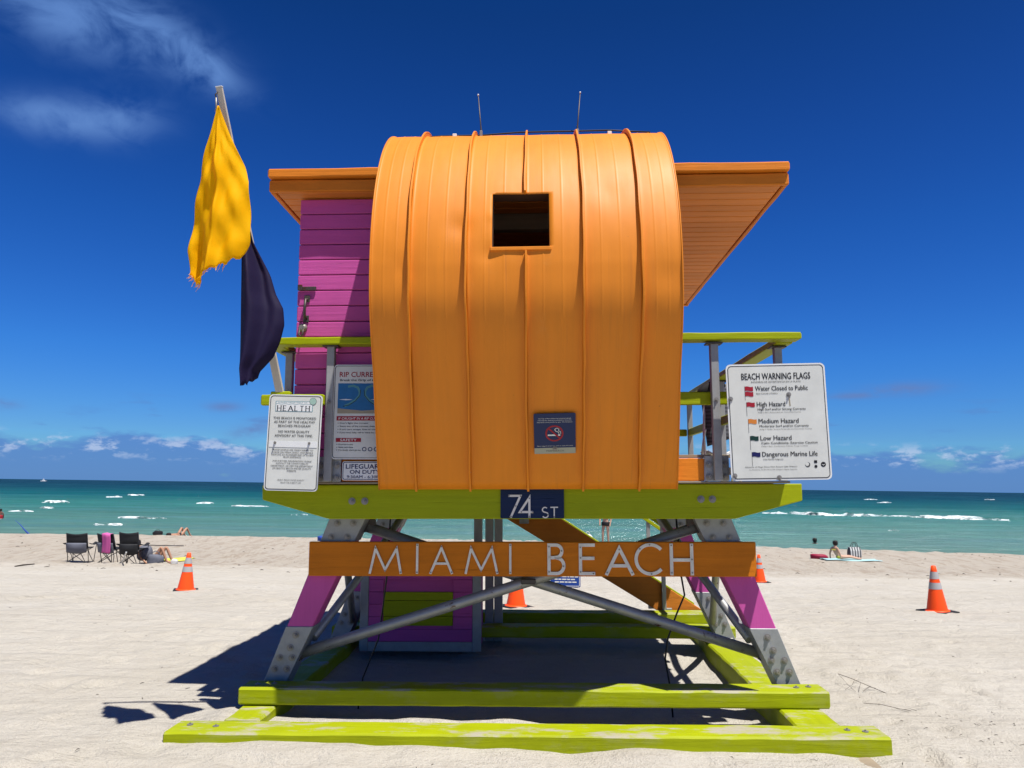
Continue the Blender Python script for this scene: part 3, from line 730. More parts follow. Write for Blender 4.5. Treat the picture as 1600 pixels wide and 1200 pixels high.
for p in range(6):
    xa, xb = SEAMS[p]+0.004, SEAMS[p+1]-0.004; w = xb-xa
    us = {xa, xb, xa+0.012, xb-0.012, xa+0.03, xb-0.03}
    ribs = [xa+w*f for f in ((0.30, 0.64) if 0 < p < 5 else (0.34, 0.66))]
    for r in ribs:
        for d in (-0.011, -0.006, 0, 0.006, 0.011): us.add(r+d)
    for f in np.linspace(0.06, 0.94, 9): us.add(xa+w*f)
    if p == 2: us.add(WX0)
    if p == 3: us.add(WX1)
    us = sorted(us); V = []; F = []; nu = len(us)
    for i, (q, n) in enumerate(zip(PRO, NRM)):
        for u in us:
            h = 0.0
            e = min(u-xa, xb-u)
            h += 0.006*max(0, 1-e/0.013)
            h += 0.003*math.sin(math.pi*(u-xa)/w)*smooth01(1.7, 2.6, q.y)
            for r in ribs: h += 0.0019*max(0, 1-abs(u-r)/0.0065)*smooth01(2.15, 2.55, q.y)
            for dx, dz, dr, dh in DENTS:
                if q.x < -1.3: h += dh*math.exp(-((u-dx)**2+(q.y-dz)**2*0.8)/dr**2)
            V.append((u*flare(q.y), q.x+n.x*h, q.y+n.y*h))
    for i in range(len(PRO)-1):
        zc = (PRO[i].y+PRO[i+1].y)/2; front = PRO[i].x < -1.9
        for j in range(nu-1):
            uc = (us[j]+us[j+1])/2
            if front and WZ0 < zc < WZ1 and WX0 < uc < WX1 and p in (2, 3): continue
            F.append((i*nu+j, i*nu+j+1, (i+1)*nu+j+1, (i+1)*nu+j))
    o = pydata('metal_panel', V, F, 'drum_paint', tower, True)
    md = o.modifiers.new('sheet', 'SOLIDIFY'); md.thickness = 0.004; md.offset = -1 
def seam(x, i0, i1, tail=True):
    V = []; F = []
    sec = [(-0.005, -0.004), (-0.005, 0.026), (-0.008, 0.031), (-0.005, 0.037), (0.005, 0.037), (0.007, 0.032), (0.005, 0.026), (0.005, -0.004)]
    n = len(sec)
    idxs = list(range(i0, i1+1))
    for k, i in enumerate(idxs):
        q, nn = PRO[i], NRM[i]
        wob = 0.003*math.sin(q.y*5+x*9)+0.0015*math.sin(q.y*17+x*31)
        fold = smooth01(1.55, 1.75, q.y)*0.75+0.25
        for a, b in sec: V.append((x*flare(q.y)+a+wob, q.x+nn.x*b*fold, q.y+nn.y*b*fold - (0.010 if (tail and i == 0) else 0)))
    m = len(idxs)
    for k in range(m-1):
        for j in range(n): F.append((k*n+j, k*n+(j+1) % n, (k+1)*n+(j+1) % n, (k+1)*n+j))
    F.append(tuple(range(n))); F.append(tuple((m-1)*n+j for j in range(n-1, -1, -1)))
    return pydata('standing_seam', V, F, 'drum_paint', tower, False)
iw0 = max(i for i in range(len(PRO)) if PRO[i].x < -1.9 and PRO[i].y <= WZ0-0.02); iw1 = min(i for i in range(len(PRO)) if PRO[i].x < -1.9 and PRO[i].y >= WZ1-1e-4)
for k, x in enumerate(SEAMS[1:-1]):
    if k == 2: seam(x, 0, iw0); seam(x, iw1, len(PRO)-1, False)
    else: seam(x, 0, len(PRO)-1)
for x in (SEAMS[0]+0.002, SEAMS[-1]-0.002):
    V = []; F = []
    for q, nn in zip(PRO, NRM):
        for a, b in ((-0.004, -0.035), (-0.004, 0.008), (0.004, 0.008), (0.004, -0.035)): V.append((x*flare(q.y)+a, q.x+nn.x*b, q.y+nn.y*b))
    for k in range(len(PRO)-1):
        for j in range(4): F.append((k*4+j, k*4+(j+1) % 4, (k+1)*4+(j+1) % 4, (k+1)*4+j))
    F.append((0, 1, 2, 3)); F.append(tuple(len(V)-4+j for j in (3, 2, 1, 0)))
    pydata('drum_edge', V, F, 'drum_paint', tower, True)
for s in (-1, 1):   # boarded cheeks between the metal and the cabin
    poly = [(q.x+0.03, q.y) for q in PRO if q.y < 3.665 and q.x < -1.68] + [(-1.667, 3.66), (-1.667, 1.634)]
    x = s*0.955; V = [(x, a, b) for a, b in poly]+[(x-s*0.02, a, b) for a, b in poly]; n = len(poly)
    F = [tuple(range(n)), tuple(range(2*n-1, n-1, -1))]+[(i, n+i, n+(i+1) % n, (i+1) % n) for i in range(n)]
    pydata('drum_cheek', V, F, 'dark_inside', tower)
# hatch in the metal front: reveal, sill and a timber seen inside
def profY(z): 
    return min(((abs(q.y-z), q.x) for q in PRO if q.x < -1.9))[1]
hatch = empty('tmp', Matrix.Identity(4)); bpy.data.objects.remove(hatch)
y0, y1 = profY(WZ0), profY(WZ1)
fr = prism('hatch_sill', [(WX0-0.012, WZ0-0.022), (WX1+0.012, WZ0-0.020), (WX1+0.012, WZ0+0.003), (WX0-0.012, WZ0+0.001)], y0-0.014, y0+0.06, 'drum_paint', tower, 0.003)
def xprism(name, poly, x0, x1, mat, parent):
    bm = bmesh.new(); a = [bm.verts.new((x0, y, z)) for y, z in poly]; b = [bm.verts.new((x1, y, z)) for y, z in poly]; n = len(poly)
    bm.faces.new(a); bm.faces.new(b[::-1])
    for i in range(n): bm.faces.new((a[i], b[i], b[(i+1) % n], a[(i+1) % n]))
    return frombm(name, bm, mat, parent)
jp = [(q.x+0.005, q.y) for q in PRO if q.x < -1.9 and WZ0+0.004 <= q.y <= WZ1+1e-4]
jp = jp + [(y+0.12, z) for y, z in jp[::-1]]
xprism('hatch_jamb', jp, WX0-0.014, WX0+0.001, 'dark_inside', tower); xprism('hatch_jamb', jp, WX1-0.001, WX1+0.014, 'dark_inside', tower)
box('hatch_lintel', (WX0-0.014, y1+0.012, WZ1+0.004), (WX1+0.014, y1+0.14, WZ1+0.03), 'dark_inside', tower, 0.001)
box('inner_beam', (-0.94, -1.30, 3.56), (0.89, -1.22, 3.688), 'bare_plank', tower)
# --- lightning cable, clips and the two whip aerials along the crest
CR = 0.070
tube('roof_cable', [(x, y, z+CR) for x, y, z in ((-0.90, -1.50, 4.14), (-0.66, -1.45, 4.185), (-0.35, -1.42, 4.20), (-0.05, -1.43, 4.215), (0.35, -1.42, 4.222), (0.62, -1.44, 4.215), (0.93, -1.50, 4.165))], 0.006, 'wire_black', tower, 6)
for x, zt, dx in ((-0.345, 4.555, -0.022), (0.385, 4.56, 0.024)):
    a = tube('aerial', [(x, -1.48, 4.155+CR), (x, -1.48, 4.25+CR*.5), (x+dx*0.15, -1.48, 4.29+CR*.5), (x+dx, -1.49, zt)], [0.009, 0.007, 0.005, 0.0035], 'dark_iron', tower, 8)
    box('aerial_base', (x-0.011, -1.495, 4.15+CR), (x+0.011, -1.465, 4.205+CR), 'bolt_steel', a, 0.003)
    tube('aerial_tip', [(x+dx, -1.49, zt), (x+dx*1.03, -1.49, zt+0.012)], 0.006, 'white_paint', a, 8)
for x in (-0.55, 0.63): box('cable_clip', (x-0.016, -1.46, 4.165+CR), (x+0.016, -1.43, 4.200+CR), 'letter_metal', tower, 0.003)
# --- railings
def rail(lo, hi, axis=0, mat='lime_rail', name='hand_rail'): return beam(name, lo, hi, mat, tower, axis, 0.005, 10, 0.0015, 12)
rail((-1.79, -1.815, 2.576), (-0.90, -1.690, 2.626)); rail((0.90, -1.815, 2.587), (1.868, -1.690, 2.636))
for s in (-1, 1):
    rail((s*1.79-0.06, -1.685, 2.579), (s*1.79+0.06, 1.70, 2.626), 1)
    rail((s*1.79-0.02, -1.655, 2.155), (s*1.79+0.02, 1.735, 2.235), 1, name='middle_rail')
rail((-1.79, 1.705, 2.575), (1.79, 1.845, 2.622)); rail((-1.765, 1.745, 2.155), (1.765, 1.785, 2.235), name='middle_rail')
rail((0.90, -1.695, 2.155), (1.765, -1.657, 2.244), name='middle_rail'); rail((-1.84, -1.795, 2.155), (-1.40, -1.748, 2.230), name='middle_rail')
def post(x, y, plate=True):
    p = box('post', (x-0.027, y-0.025, 1.6325), (x+0.027, y+0.025, 2.570), 'post_steel', tower, 0.004)
    box('post_cap', (x-0.055, y-0.045, 2.565), (x+0.055, y+0.045, 2.5755), 'dark_iron', p, 0.002)
    if plate:
        box('post_plate', (x-0.082, y+0.0255, 1.632), (x+0.082, y+0.036, 1.803), 'galvanised', p, 0.002)
        for dx in (-0.055, 0.055):
            for z in (1.66, 1.745): bolt(p, x+dx, y+0.025, z)
        bolt(p, x, y-0.0255, 2.18, BOLTS)
post(-1.368, -1.745); post(1.285, -1.745)
for x, y in ((-1.74, -1.50), (1.77, -1.58), (-1.79, 0.2), (1.79, 0.2), (-1.79, 1.70), (1.79, 1.70), (0, 1.74)): post(x, y, False)
box('deck_edge', (0.90, -1.668, 1.790), (1.74, -1.650, 1.812), 'bare_plank', tower, 0.002)
box('flag_socket', (-1.755, -1.845, 2.165), (-1.62, -1.798, 2.245), 'lime_rail', tower, 0.006)
# --- locker under the deck
lk = box('locker', (-1.62, 0.62, 0.03), (-0.50, 1.10, 0.93), 'pink_wood', tower, 0.004)
for nm, lo, hi in (('locker_trim', (-1.655, 0.595, 0.03), (-1.575, 0.618, 0.93)), ('locker_trim', (-0.565, 0.595, 0.03), (-0.480, 0.618, 0.93)), ('locker_trim', (-1.573, 0.596, 0.03), (-0.567, 0.618, 0.118))):
    box(nm, lo, hi, 'post_steel', lk, 0.003)
for i in range(7):
    z0 = 0.121+i*0.1165
    if 0.235 < z0 < 0.60:
        for x0, x1 in ((-1.573, -1.432), (-0.752, -0.567)): box('locker_plank', (x0, 0.600, z0), (x1, 0.618, z0+0.1135), 'pink_wood', lk, 0.002)
    else: box('locker_plank', (-1.573, 0.600, z0), (-0.567, 0.618, z0+0.1135), 'pink_wood', lk, 0.002)
for i in range(3): 
    zz = (0.270, 0.360, 0.507); z1 = (0.356, 0.503, 0.585)
    box('locker_slat', (-1.428, 0.592, zz[i]), (-0.756, 0.618, z1[i]), 'lime_wood', lk, 0.003)
for x in (-0.558, -0.439, -0.345): box('stair_post', (x-0.043, 1.165, 0.02), (x+0.043, 1.235, 1.50), 'post_steel', tower, 0.003)
# --- ramp down the back
def stringer(y0, y1, mat): return prism('ramp_side', [(-0.62, 1.62), (-0.62, 1.42), (1.60, 0.085), (2.05, 0.03), (2.05, 0.125), (-0.28, 1.62)], y0, y1, mat, tower, 0.005)
stringer(2.06, 2.11, 'ramp_wood'); stringer(3.10, 3.15, 'lime_wood')
for i in range(17):
    t = i/16; x = -0.25+2.15*t; z = 1.565-1.50*t
    o = box('ramp_plank', (-0.055, 2.112, -0.012), (0.055, 3.098, 0.012), 'bare_plank', tower, 0.002); o.location = (x, 0, z); o.rotation_euler = (0, math.atan(0.698), 0)
for y in (2.035, 3.175):
    for x in (-0.12, 1.50):
        zb = 1.40-(x+0.28)*0.695
        q = box('ramp_post', (x-0.022, y-0.022, zb-0.12), (x+0.022, y+0.022, zb+1.02), 'post_steel', tower, 0.003)
        box('post_bracket', (x+0.024, y-0.015, zb-0.12), (x+0.085, y+0.022, zb+0.06), 'galvanised', q, 0.002)
    prism('ramp_rail', [(-0.30, 2.42), (-0.30, 2.37), (1.75, 0.955), (1.75, 1.005)], y-0.04, y+0.04, 'lime_rail', tower, 0.004)
box('landing', (-0.75, 1.83, 1.54), (-0.29, 3.10, 1.60), 'bare_plank', tower)
# --- cables hanging under the deck
tube('cable', [(1.13, -0.98, 1.378), (1.15, -0.99, 0.95), (1.175, -0.99, 0.78), (1.113, -0.98, 0.64), (1.04, -0.98, 0.453), (1.018, -0.98, 0.314), (1.05, -0.98, 0.10), (1.06, -1.00, -0.10)], 0.007, 'wire_black', tower, 6)
tube('cable', [(-1.08, -0.96, 1.378), (-1.099, -0.97, 0.903), (-1.124, -0.97, 0.679), (-1.154, -0.97, 0.443), (-1.264, -0.98, 0.162), (-1.30, -0.98, -0.10)], 0.006, 'wire_black', tower, 6)

# ================================================================== signs
_tc = {}
def text_geo(body, bold=0.0):
    key = (body, bold)
    if key in _tc: return _tc[key]
    cu = bpy.data.curves.new('t', 'FONT'); cu.body = body; cu.size = 1.0; cu.resolution_u = 2; cu.offset = bold; cu.fill_mode = 'FRONT'
    o = bpy.data.objects.new('t', cu); COL.objects.link(o)
    bpy.context.view_layer.update()
    me = bpy.data.meshes.new_from_object(o.evaluated_get(bpy.context.evaluated_depsgraph_get()))
    v = np.array([q.co[:2] for q in me.vertices]); f = [tuple(p.vertices) for p in me.polygons]
    bpy.data.objects.remove(o); bpy.data.curves.remove(cu); bpy.data.meshes.remove(me)
    _tc[key] = (v, f); return v, f
def text(parent, body, x, z, cap, width=None, align='c', mat='ink_black', y=-0.0035, bold=0.0, italic=0.0, name='lettering'):
    """flat print: cap = capital height, width = length of the line in metres"""
    v, f = text_geo(body); x0, x1 = v[:, 0].min(), v[:, 0].max()
    kz = cap/0.70; kx = (width/(x1-x0)) if width else kz
    X = (v[:, 0]-x0)*kx; w = (x1-x0)*kx
    X = X + v[:, 1]*kz*italic
    X += x - (w/2 if align == 'c' else 0 if align == 'l' else w)
    Z = v[:, 1]*kz + z - cap/2
    V = [(a, y, b) for a, b in zip(X, Z)]; F = list(f)
    if bold:   # heavier print: the strokes doubled a hair to the right and up
        n = len(V); q = bold*kz*1.6
        for k, (dx, dz) in enumerate(((q, 0), (q*.5, q*.7))):
            V += [(a+dx, y-0.0002*(k+1), b+dz) for a, b in zip(X, Z)]; F += [tuple(i+n*(k+1) for i in g_) for g_ in f]
    o = pydata(name, V, F, mat, parent); o['kind'] = 'stuff'
    return o
def rrect(w, h, r, n=6, cx=0, cz=0):
    P = []
    for sx, sz, a0 in ((1, 1, 0), (-1, 1, 90), (-1, -1, 180), (1, -1, 270)):
        for i in range(n+1):
            a = R(a0+90*i/n); P.append((cx+sx*(w/2-r)+r*math.cos(a), cz+sz*(h/2-r)+r*math.sin(a)))
    return P
def plate(name, parent, poly, mat, y0=-0.0, y1=0.003):
    n = len(poly); V = [(x, y0, z) for x, z in poly]+[(x, y1, z) for x, z in poly]
    F = [tuple(range(n)), tuple(range(2*n-1, n-1, -1))]+[(i, n+i, n+(i+1) % n, (i+1) % n) for i in range(n)]
    bm = bmesh.new(); vs = [bm.verts.new(v) for v in V]
    for q in F: bm.faces.new([vs[i] for i in q])
    return frombm(name, bm, mat, parent)
def flat(name, parent, poly, mat, y):
    return pydata(name, [(x, y, z) for x, z in poly], [tuple(range(len(poly)))[::1]], mat, parent)
def ring(name, parent, outer, inner, mat, y):
    n = len(outer); V = [(x, y, z) for x, z in outer]+[(x, y, z) for x, z in inner]
    return pydata(name, V, [(i, (i+1) % n, n+(i+1) % n, n+i) for i in range(n)], mat, parent)
def circ(cx, cz, r, n=24, a0=0, a1=360): return [(cx+r*math.cos(R(a0+(a1-a0)*i/n)), cz+r*math.sin(R(a0+(a1-a0)*i/n))) for i in range(n)]
def sign_root(name, label, x, y, z, roll=0.0, pitch=0.0):
    return empty(name, TOWER @ Matrix.Translation((x, y, z)) @ Matrix.Rotation(R(roll), 4, 'Y') @ Matrix.Rotation(R(pitch), 4, 'X'), label, 'sign')
def bordered(root, w, h, r, face='sign_white', edge='sign_edge', line='ink_black', b0=0.009, b1=0.014):
    plate('panel', root, rrect(w, h, r), edge, -0.001, 0.003)
    flat('face', root, rrect(w-2*b0, h-2*b0, r-b0*0.6), face, -0.0018)
    ring('border', root, rrect(w-2*b0, h-2*b0, r-b0*0.6), rrect(w-2*b1, h-2*b1, r-b1*0.6), line, -0.0026)
# --- warning flags sign
w, h = 0.654, 0.772
ws = sign_root('warning_sign', 'large white beach warning flags sign on the right railing', 1.661, -1.88, 2.021, -0.8)
bordered(ws, w, h, 0.032, b0=0.011, b1=0.0155)
u = lambda f: -w/2+w*f
v_ = lambda f: h/2-h*f
text(ws, 'BEACH WARNING FLAGS', u(.50), v_(.108), .043, w*.695, bold=.012)
text(ws, 'BANDERAS DE ADVERTENCIA EN LA PLAYA', u(.50), v_(.157), .0115, w*.50, mat='ink_grey')
rows = [(.213, 'Water Closed to Public', .53, 'Agua Cerrada al Publico', .22, None, 0, 'ink_red'),
        (.350, 'High Hazard', .285, 'High Surf and/or Strong Currents', .48, 'Peligro Alto, Resaca Alta y/o Corrientes Fuertes', .43, 'ink_red'),
        (.495, 'Medium Hazard', .40, 'Moderate Surf and/or Currents', .49, 'Peligro Medio, Resaca Moderada y/o Corrientes Fuertes', .52, 'ink_orange'),
        (.640, 'Low Hazard', .31, 'Calm Conditions, Exercise Caution', .56, 'Peligro Bajo, Condiciones Calmas, Tenga Cuidado', .46, 'ink_green'),
        (.778, 'Dangerous Marine Life', .55, 'Vida Marina Peligrosa', .20, None, 0, 'ink_navy')]
def wavy(x, z, fw, fh):
    n = 8; up = [(x+fw*i/n, z+fh/2+0.0025*math.sin(i/n*6.28)) for i in range(n+1)]; dn = [(a, b-fh) for a, b in up]
    return up, dn
for i, (f, t1, w1, t2_, w2, t3, w3, col) in enumerate(rows):
    du = 0.012*i
    text(ws, t1, u(.285+du*.7), v_(f), .031, w*w1, 'l', bold=.012)
    tiny = t3 is None
    text(ws, t2_, u(.292+du*.7), v_(f+.043), .0075 if tiny else .0145, w*w2, 'l', 'ink_grey' if tiny else 'ink_black', bold=.006)
    if t3: text(ws, t3, u(.294+du*.7), v_(f+.071), .0065, w*w3, 'l', 'ink_grey')
    for k in range(2 if i == 0 else 1):
        up, dn = wavy(u(.182+du*.75), v_(f+.002+k*.046), w*.083, .029); n = len(up)
        pydata('flag_print', [(a, -0.0035, b) for a, b in up+dn], [(j, j+1, n+j+1, n+j) for j in range(n-1)], col, ws)
    x = u(.181+du*.75); flat('pole_print', ws, [(x-.001, v_(f-.02)), (x+.001, v_(f-.02)), (x+.001, v_(f+.10)), (x-.001, v_(f+.10))], 'ink_grey', -0.0032)
text(ws, 'Absence of Flags Does Not Assure Safe Waters', u(.40), v_(.885), .0085, w*.52)
text(ws, 'La Ausencia de Banderas No Asegura Aguas Seguras', u(.42), v_(.908), .0065, w*.47, mat='ink_grey')
for k, fx in enumerate((.765, .845, .92)):
    if k == 1:
        flat('emblem', ws, rrect(.020, .018, .002, 2, u(fx), v_(.848)), 'ink_black', -0.0034); flat('emblem', ws, circ(u(fx), v_(.888), .010, 12), 'ink_black', -0.0034)
    else:
        flat('emblem', ws, circ(u(fx), v_(.872), .0165), 'ink_black' if k == 2 else 'ink_grey', -0.0030)
        if k == 2: pydata('emblem', [(u(fx)-.014, -.0036, v_(.867)), (u(fx), -.0036, v_(.882)), (u(fx)+.014, -.0036, v_(.867)), (u(fx), -.0036, v_(.874))], [(0, 1, 2, 3)], 'sign_white', ws)
        else: flat('emblem', ws, circ(u(fx)-.004, v_(.867), .0125, 18), 'sign_white', -0.0036)
for fx, fz in ((.62, .27), (.033, .30), (.035, .957), (.475, .978)): bolt(ws, u(fx), -0.002, v_(fz), BOLTS)
flat('rust_streak', ws, [(u(.617), v_(.285)), (u(.628), v_(.285)), (u(.634), v_(.37)), (u(.622), v_(.37))], 'ink_sandy', -0.0031)
box('bracket', (-0.03, 0.0035, -0.30), (0.03, 0.012, 0.30), 'post_steel', ws, 0.002); box('bracket', (0.08, 0.0035, 0.13), (0.16, 0.20, 0.19), 'post_steel', ws, 0.002); box('bracket', (-0.31, 0.0035, -0.345), (-0.25, 0.15, -0.295), 'post_steel', ws, 0.002)
# --- health sign
w, h = 0.366, 0.650
hs = sign_root('health_sign', 'tall white health department water quality sign on the left railing', -1.582, -1.850, 1.895, 1.5)
bordered(hs, w, h, 0.026, b0=0.008, b1=0.0125)
flat('logo_box', hs, rrect(w*.70, h*.110, .002, 2, u(.475), v_(.124)), 'ink_teal', -0.0028)
flat('logo_box', hs, rrect(w*.68, h*.100, .002, 2, u(.475), v_(.124)), 'sign_edge', -0.0033)
wv = [(u(.135)+w*.68*i/24, v_(.098)+0.0022*math.sin(i*1.3)) for i in range(25)]
pydata('logo_wave', [(a, -.0036, b) for a, b in wv]+[(a, -.0036, b-.0022) for a, b in wv], [(i, i+1, 25+i+1, 25+i) for i in range(24)], 'ink_teal', hs)
text(hs, 'FLORIDA DEPARTMENT OF', u(.44), v_(.084), .0065, w*.54, mat='ink_teal', y=-.0038)
def serif_word(parent, word, x0, z0, wd, ht, mat, y):
    G_ = {'H': [[(0, 0), (0, 1)], [(.62, 0), (.62, 1)], [(0, .5), (.62, .5)]], 'E': [[(0, 0), (0, 1)], [(0, 1), (.5, 1)], [(0, .5), (.42, .5)], [(0, 0), (.52, 0)]],
          'A': [[(-.05, 0), (.3, 1)], [(.3, 1), (.68, 0)], [(.1, .33), (.52, .33)]], 'L': [[(0, 0), (0, 1)], [(0, 0), (.5, 0)]], 'T': [[(.3, 0), (.3, 1)], [(-.02, 1), (.62, 1)]]}
    WD = {'H': .62, 'E': .52, 'A': .70, 'L': .52, 'T': .60}; gap = .40
    tot = sum(WD[c] for c in word)+gap*(len(word)-1); k_ = wd/tot; x = x0
    for ch in word:
        st = []; ox = x + (.05*k_ if ch == 'A' else 0)
        for a, b in G_[ch]:
            st.append([(ox+k_*q[0], z0+ht*q[1]) for q in (a, b)])
            for q in (a, b):
                if q[1] in (0, 1) and a[1] != b[1] and not (ch == 'A' and q[1] == 1): st.append([(ox+k_*(q[0]-.13), z0+ht*q[1]), (ox+k_*(q[0]+.13), z0+ht*q[1])])
        x += (WD[ch]+gap)*k_
        bm = bmesh.new()
        for k, s_ in enumerate(st):
            wd_ = .0056 if abs(s_[0][0]-s_[1][0]) < abs(s_[0][1]-s_[1][1]) else .0026
            L = ribbon(s_, wd_); q = [(L[0][0]), (L[0][1]), (L[1][1]), (L[1][0])]
            bm.faces.new([bm.verts.new((p_.x, y-.0001*k, p_.y)) for p_ in q])
        frombm('lettering', bm, mat, parent)['kind'] = 'stuff'
serif_word(hs, 'HEALTH', u(.165), v_(.168), w*.60, h*.050, 'ink_black', -.0040)
flat('seal', hs, circ(u(.825), v_(.068), .024), 'ink_black', -0.0042); flat('seal', hs, circ(u(.825), v_(.068), .0222), 'ink_palegreen', -0.0046)
for f, t_, wd, cp in ((.247, 'THIS BEACH IS MONITORED', .80, .0150), (.287, 'AS PART OF THE HEALTHY', .77, .0150), (.328, 'BEACHES PROGRAM', .60, .0150), (.388, 'NO WATER QUALITY', .58, .0150), (.430, 'ADVISORY AT THIS TIME.', .71, .0150),
                      (.578, 'WATER SAMPLES ARE TAKEN WEEKLY TO', .76, .0085), (.604, 'CHECK BACTERIA LEVELS. HIGH LEVELS', .76, .0085), (.629, 'INDICATE AN INCREASED RISK OF ILLNESS', .78, .0085), (.653, 'FROM SWIMMING.', .34, .0085),
                      (.693, 'FOR FURTHER INFORMATION, PLEASE', .72, .0085), (.718, 'CONTACT THE COUNTY HEALTH', .60, .0085), (.744, 'DEPARTMENT, OR VISIT THE DEPARTMENT', .78, .0085), (.769, "OF HEALTH'S BEACH WATER QUALITY", .72, .0085), (.794, 'WEBSITE.', .18, .0085),
                      (.888, 'SELECT "BEACH WATER QUALITY"', .50, .0068), (.915, 'FROM THE SUBJECT LIST', .38, .0068)):
    text(hs, t_, u(.50), v_(f), cp*1.05, w*wd, mat='ink_black' if cp > .01 else 'ink_grey', bold=.008)
plate('blank_strip', hs, rrect(w*.90, h*.062, .003, 2, u(.5), v_(.520)), 'sign_edge', -0.004, -0.0019)
for fx in (.16, .80): bolt(hs, u(fx), -0.004, v_(.505), BOLTL)
box('bracket', (-0.12, 0.0035, 0.26), (0.12, 0.055, 0.31), 'post_steel', hs, 0.002); box('bracket', (-0.10, 0.0035, -0.28), (0.10, 0.135, -0.24), 'post_steel', hs, 0.002)
# --- rip current sign
w, h = 0.405, 0.655
rp = sign_root('rip_current_sign', 'white rip current safety sign half hidden behind the orange metal front', -1.141, -1.760, 2.111, 0.3)
bordered(rp, w, h, 0.024, b0=0.007, b1=0.011)
text(rp, 'RIP CURRENTS', u(.50), v_(.105), .036, w*.80, mat='ink_red', bold=.012)
text(rp, 'Break the Grip of the Rip!', u(.50), v_(.165), .0155, w*.78, bold=.012)
flat('picture', rp, [(u(.08), v_(.50)), (u(.92), v_(.50)), (u(.92), v_(.20)), (u(.08), v_(.20))], 'ink_blue', -.0030)
flat('picture', rp, [(u(.08), v_(.52)), (u(.92), v_(.52)), (u(.92), v_(.475)), (u(.5), v_(.49)), (u(.08), v_(.465))], 'ink_sandy', -.0034)
def stroke(parent, pts, wd, mat, y, name='picture'):
    L = ribbon(pts, wd); n = len(L)
    return pydata(name, [(a.x, y, a.y) for a, b in L]+[(b.x, y, b.y) for a, b in L], [(i, i+1, n+i+1, n+i) for i in range(n-1)], mat, parent)
for s in (-1, 1):
    stroke(rp, [(u(.5)+s*w*q[0], v_(q[1])) for q in ((.30, .44), (.22, .42), (.12, .38), (.05, .33), (.045, .29), (.08, .245), (.16, .225), (.25, .235))], .016, 'ink_teal', -.0036)
    stroke(rp, [(u(.5)+s*w*q[0], v_(q[1])) for q in ((.33, .445), (.22, .43), (.12, .39), (.04, .33), (.03, .27))], .004, 'ink_black', -.0040)
for f0, f1 in ((.10, .34), (.64, .90)): flat('picture', rp, [(u(f0), v_(.372)), (u((f0+f1)/2), v_(.366)), (u(f1), v_(.374)), (u((f0+f1)/2), v_(.380))], 'sign_edge', -.0038)
flat('red_bar', rp, [(u(.07), v_(.595)), (u(.93), v_(.595)), (u(.93), v_(.548)), (u(.07), v_(.548))], 'ink_red', -.0030)
text(rp, 'IF CAUGHT IN A RIP CURRENT', u(.5), v_(.572), .016, w*.80, mat='sign_edge', y=-.0038, bold=.012, italic=.15)
for f, t_ in ((.622, "Don't fight the current"), (.655, 'Swim out of the current, then to shore'), (.688, "If you can't escape, float or tread water"), (.721, 'If you need help, call or wave for assistance')):
    text(rp, t_, u(.13), v_(f), .0105, min(w*.78, len(t_)*.0085), 'l', bold=.010); flat('bullet', rp, circ(u(.10), v_(f), .003, 8), 'ink_black', -.0034)
flat('red_bar', rp, [(u(.07), v_(.820)), (u(.50), v_(.820)), (u(.50), v_(.778)), (u(.07), v_(.778))], 'ink_red', -.0030)
text(rp, 'SAFETY', u(.285), v_(.799), .017, w*.28, mat='sign_edge', y=-.0038, bold=.015)
for f, t_ in ((.845, 'Know how to swim'), (.875, 'Never swim alone'), (.905, "If in doubt, don't go out")):
    text(rp, t_, u(.12), v_(f), .0100, len(t_)*.0062, 'l', bold=.010); flat('bullet', rp, circ(u(.09), v_(f), .003, 8), 'ink_black', -.0034)
for fx in (.56, .66, .76): ring('emblem', rp, circ(u(fx), v_(.895), .015), circ(u(fx), v_(.895), .010), 'ink_navy', -.0034)
box('bracket', (-0.19, 0.0035, -0.20), (0.05, 0.05, -0.16), 'post_steel', rp, 0.002)
# --- lifeguard hours sign
w, h = 0.315, 0.130
lg = sign_root('hours_sign', 'small white and navy lifeguard on duty hours sign above the lime beam', -1.118, -1.728, 1.705, 0.4)
bordered(lg, w, h, 0.016, 'sign_edge', 'sign_edge', 'ink_navy', .005, .0095)
text(lg, 'LIFEGUARD', u(.50), v_(.27), .031, w*.84, mat='ink_navy', bold=.022); text(lg, 'ON DUTY', u(.50), v_(.555), .026, w*.66, mat='ink_navy', bold=.022)
text(lg, '9:30AM - 6:30PM', u(.50), v_(.815), .0195, w*.78, mat='ink_navy', bold=.014)
box('backing', (-0.14, 0.0035, -0.05), (0.14, 0.024, 0.05), 'post_steel', lg, 0.002)
# --- no smoking sign on the slope of the metal front
w, h = 0.275, 0.300
sl = math.degrees(math.atan2(0.19, 0.302))
nsx, nsz = 0.183, 1.942
ns = sign_root('no_smoking_sign', 'small navy no smoking sign on the orange metal front', nsx, -1.934, nsz, -1.2, sl)
plate('panel', ns, rrect(w, h, .010), 'nosmoke_blue', -.001, .002)
for f, t_, wd in ((.12, 'The City of Miami Beach has increased signage', .78), (.165, 'informing that smoking is prohibited in the public', .80), (.21, 'beaches and parks as per Ordinance', .84)): text(ns, t_, u(.5), v_(f), .0075, w*wd, mat='sign_white', y=-.0022)
ring('ban_ring', ns, circ(u(.49), v_(.49), .060, 32), circ(u(.49), v_(.49), .049, 32), 'ink_red', -.0022)
stroke(ns, [(u(.49)-.036, v_(.49)+.036), (u(.49)+.036, v_(.49)-.036)], .011, 'ink_red', -.0030, 'ban_bar')
flat('cigarette', ns, [(u(.33), v_(.55)), (u(.52), v_(.55)), (u(.52), v_(.515)), (u(.33), v_(.515))], 'sign_edge', -.0024)
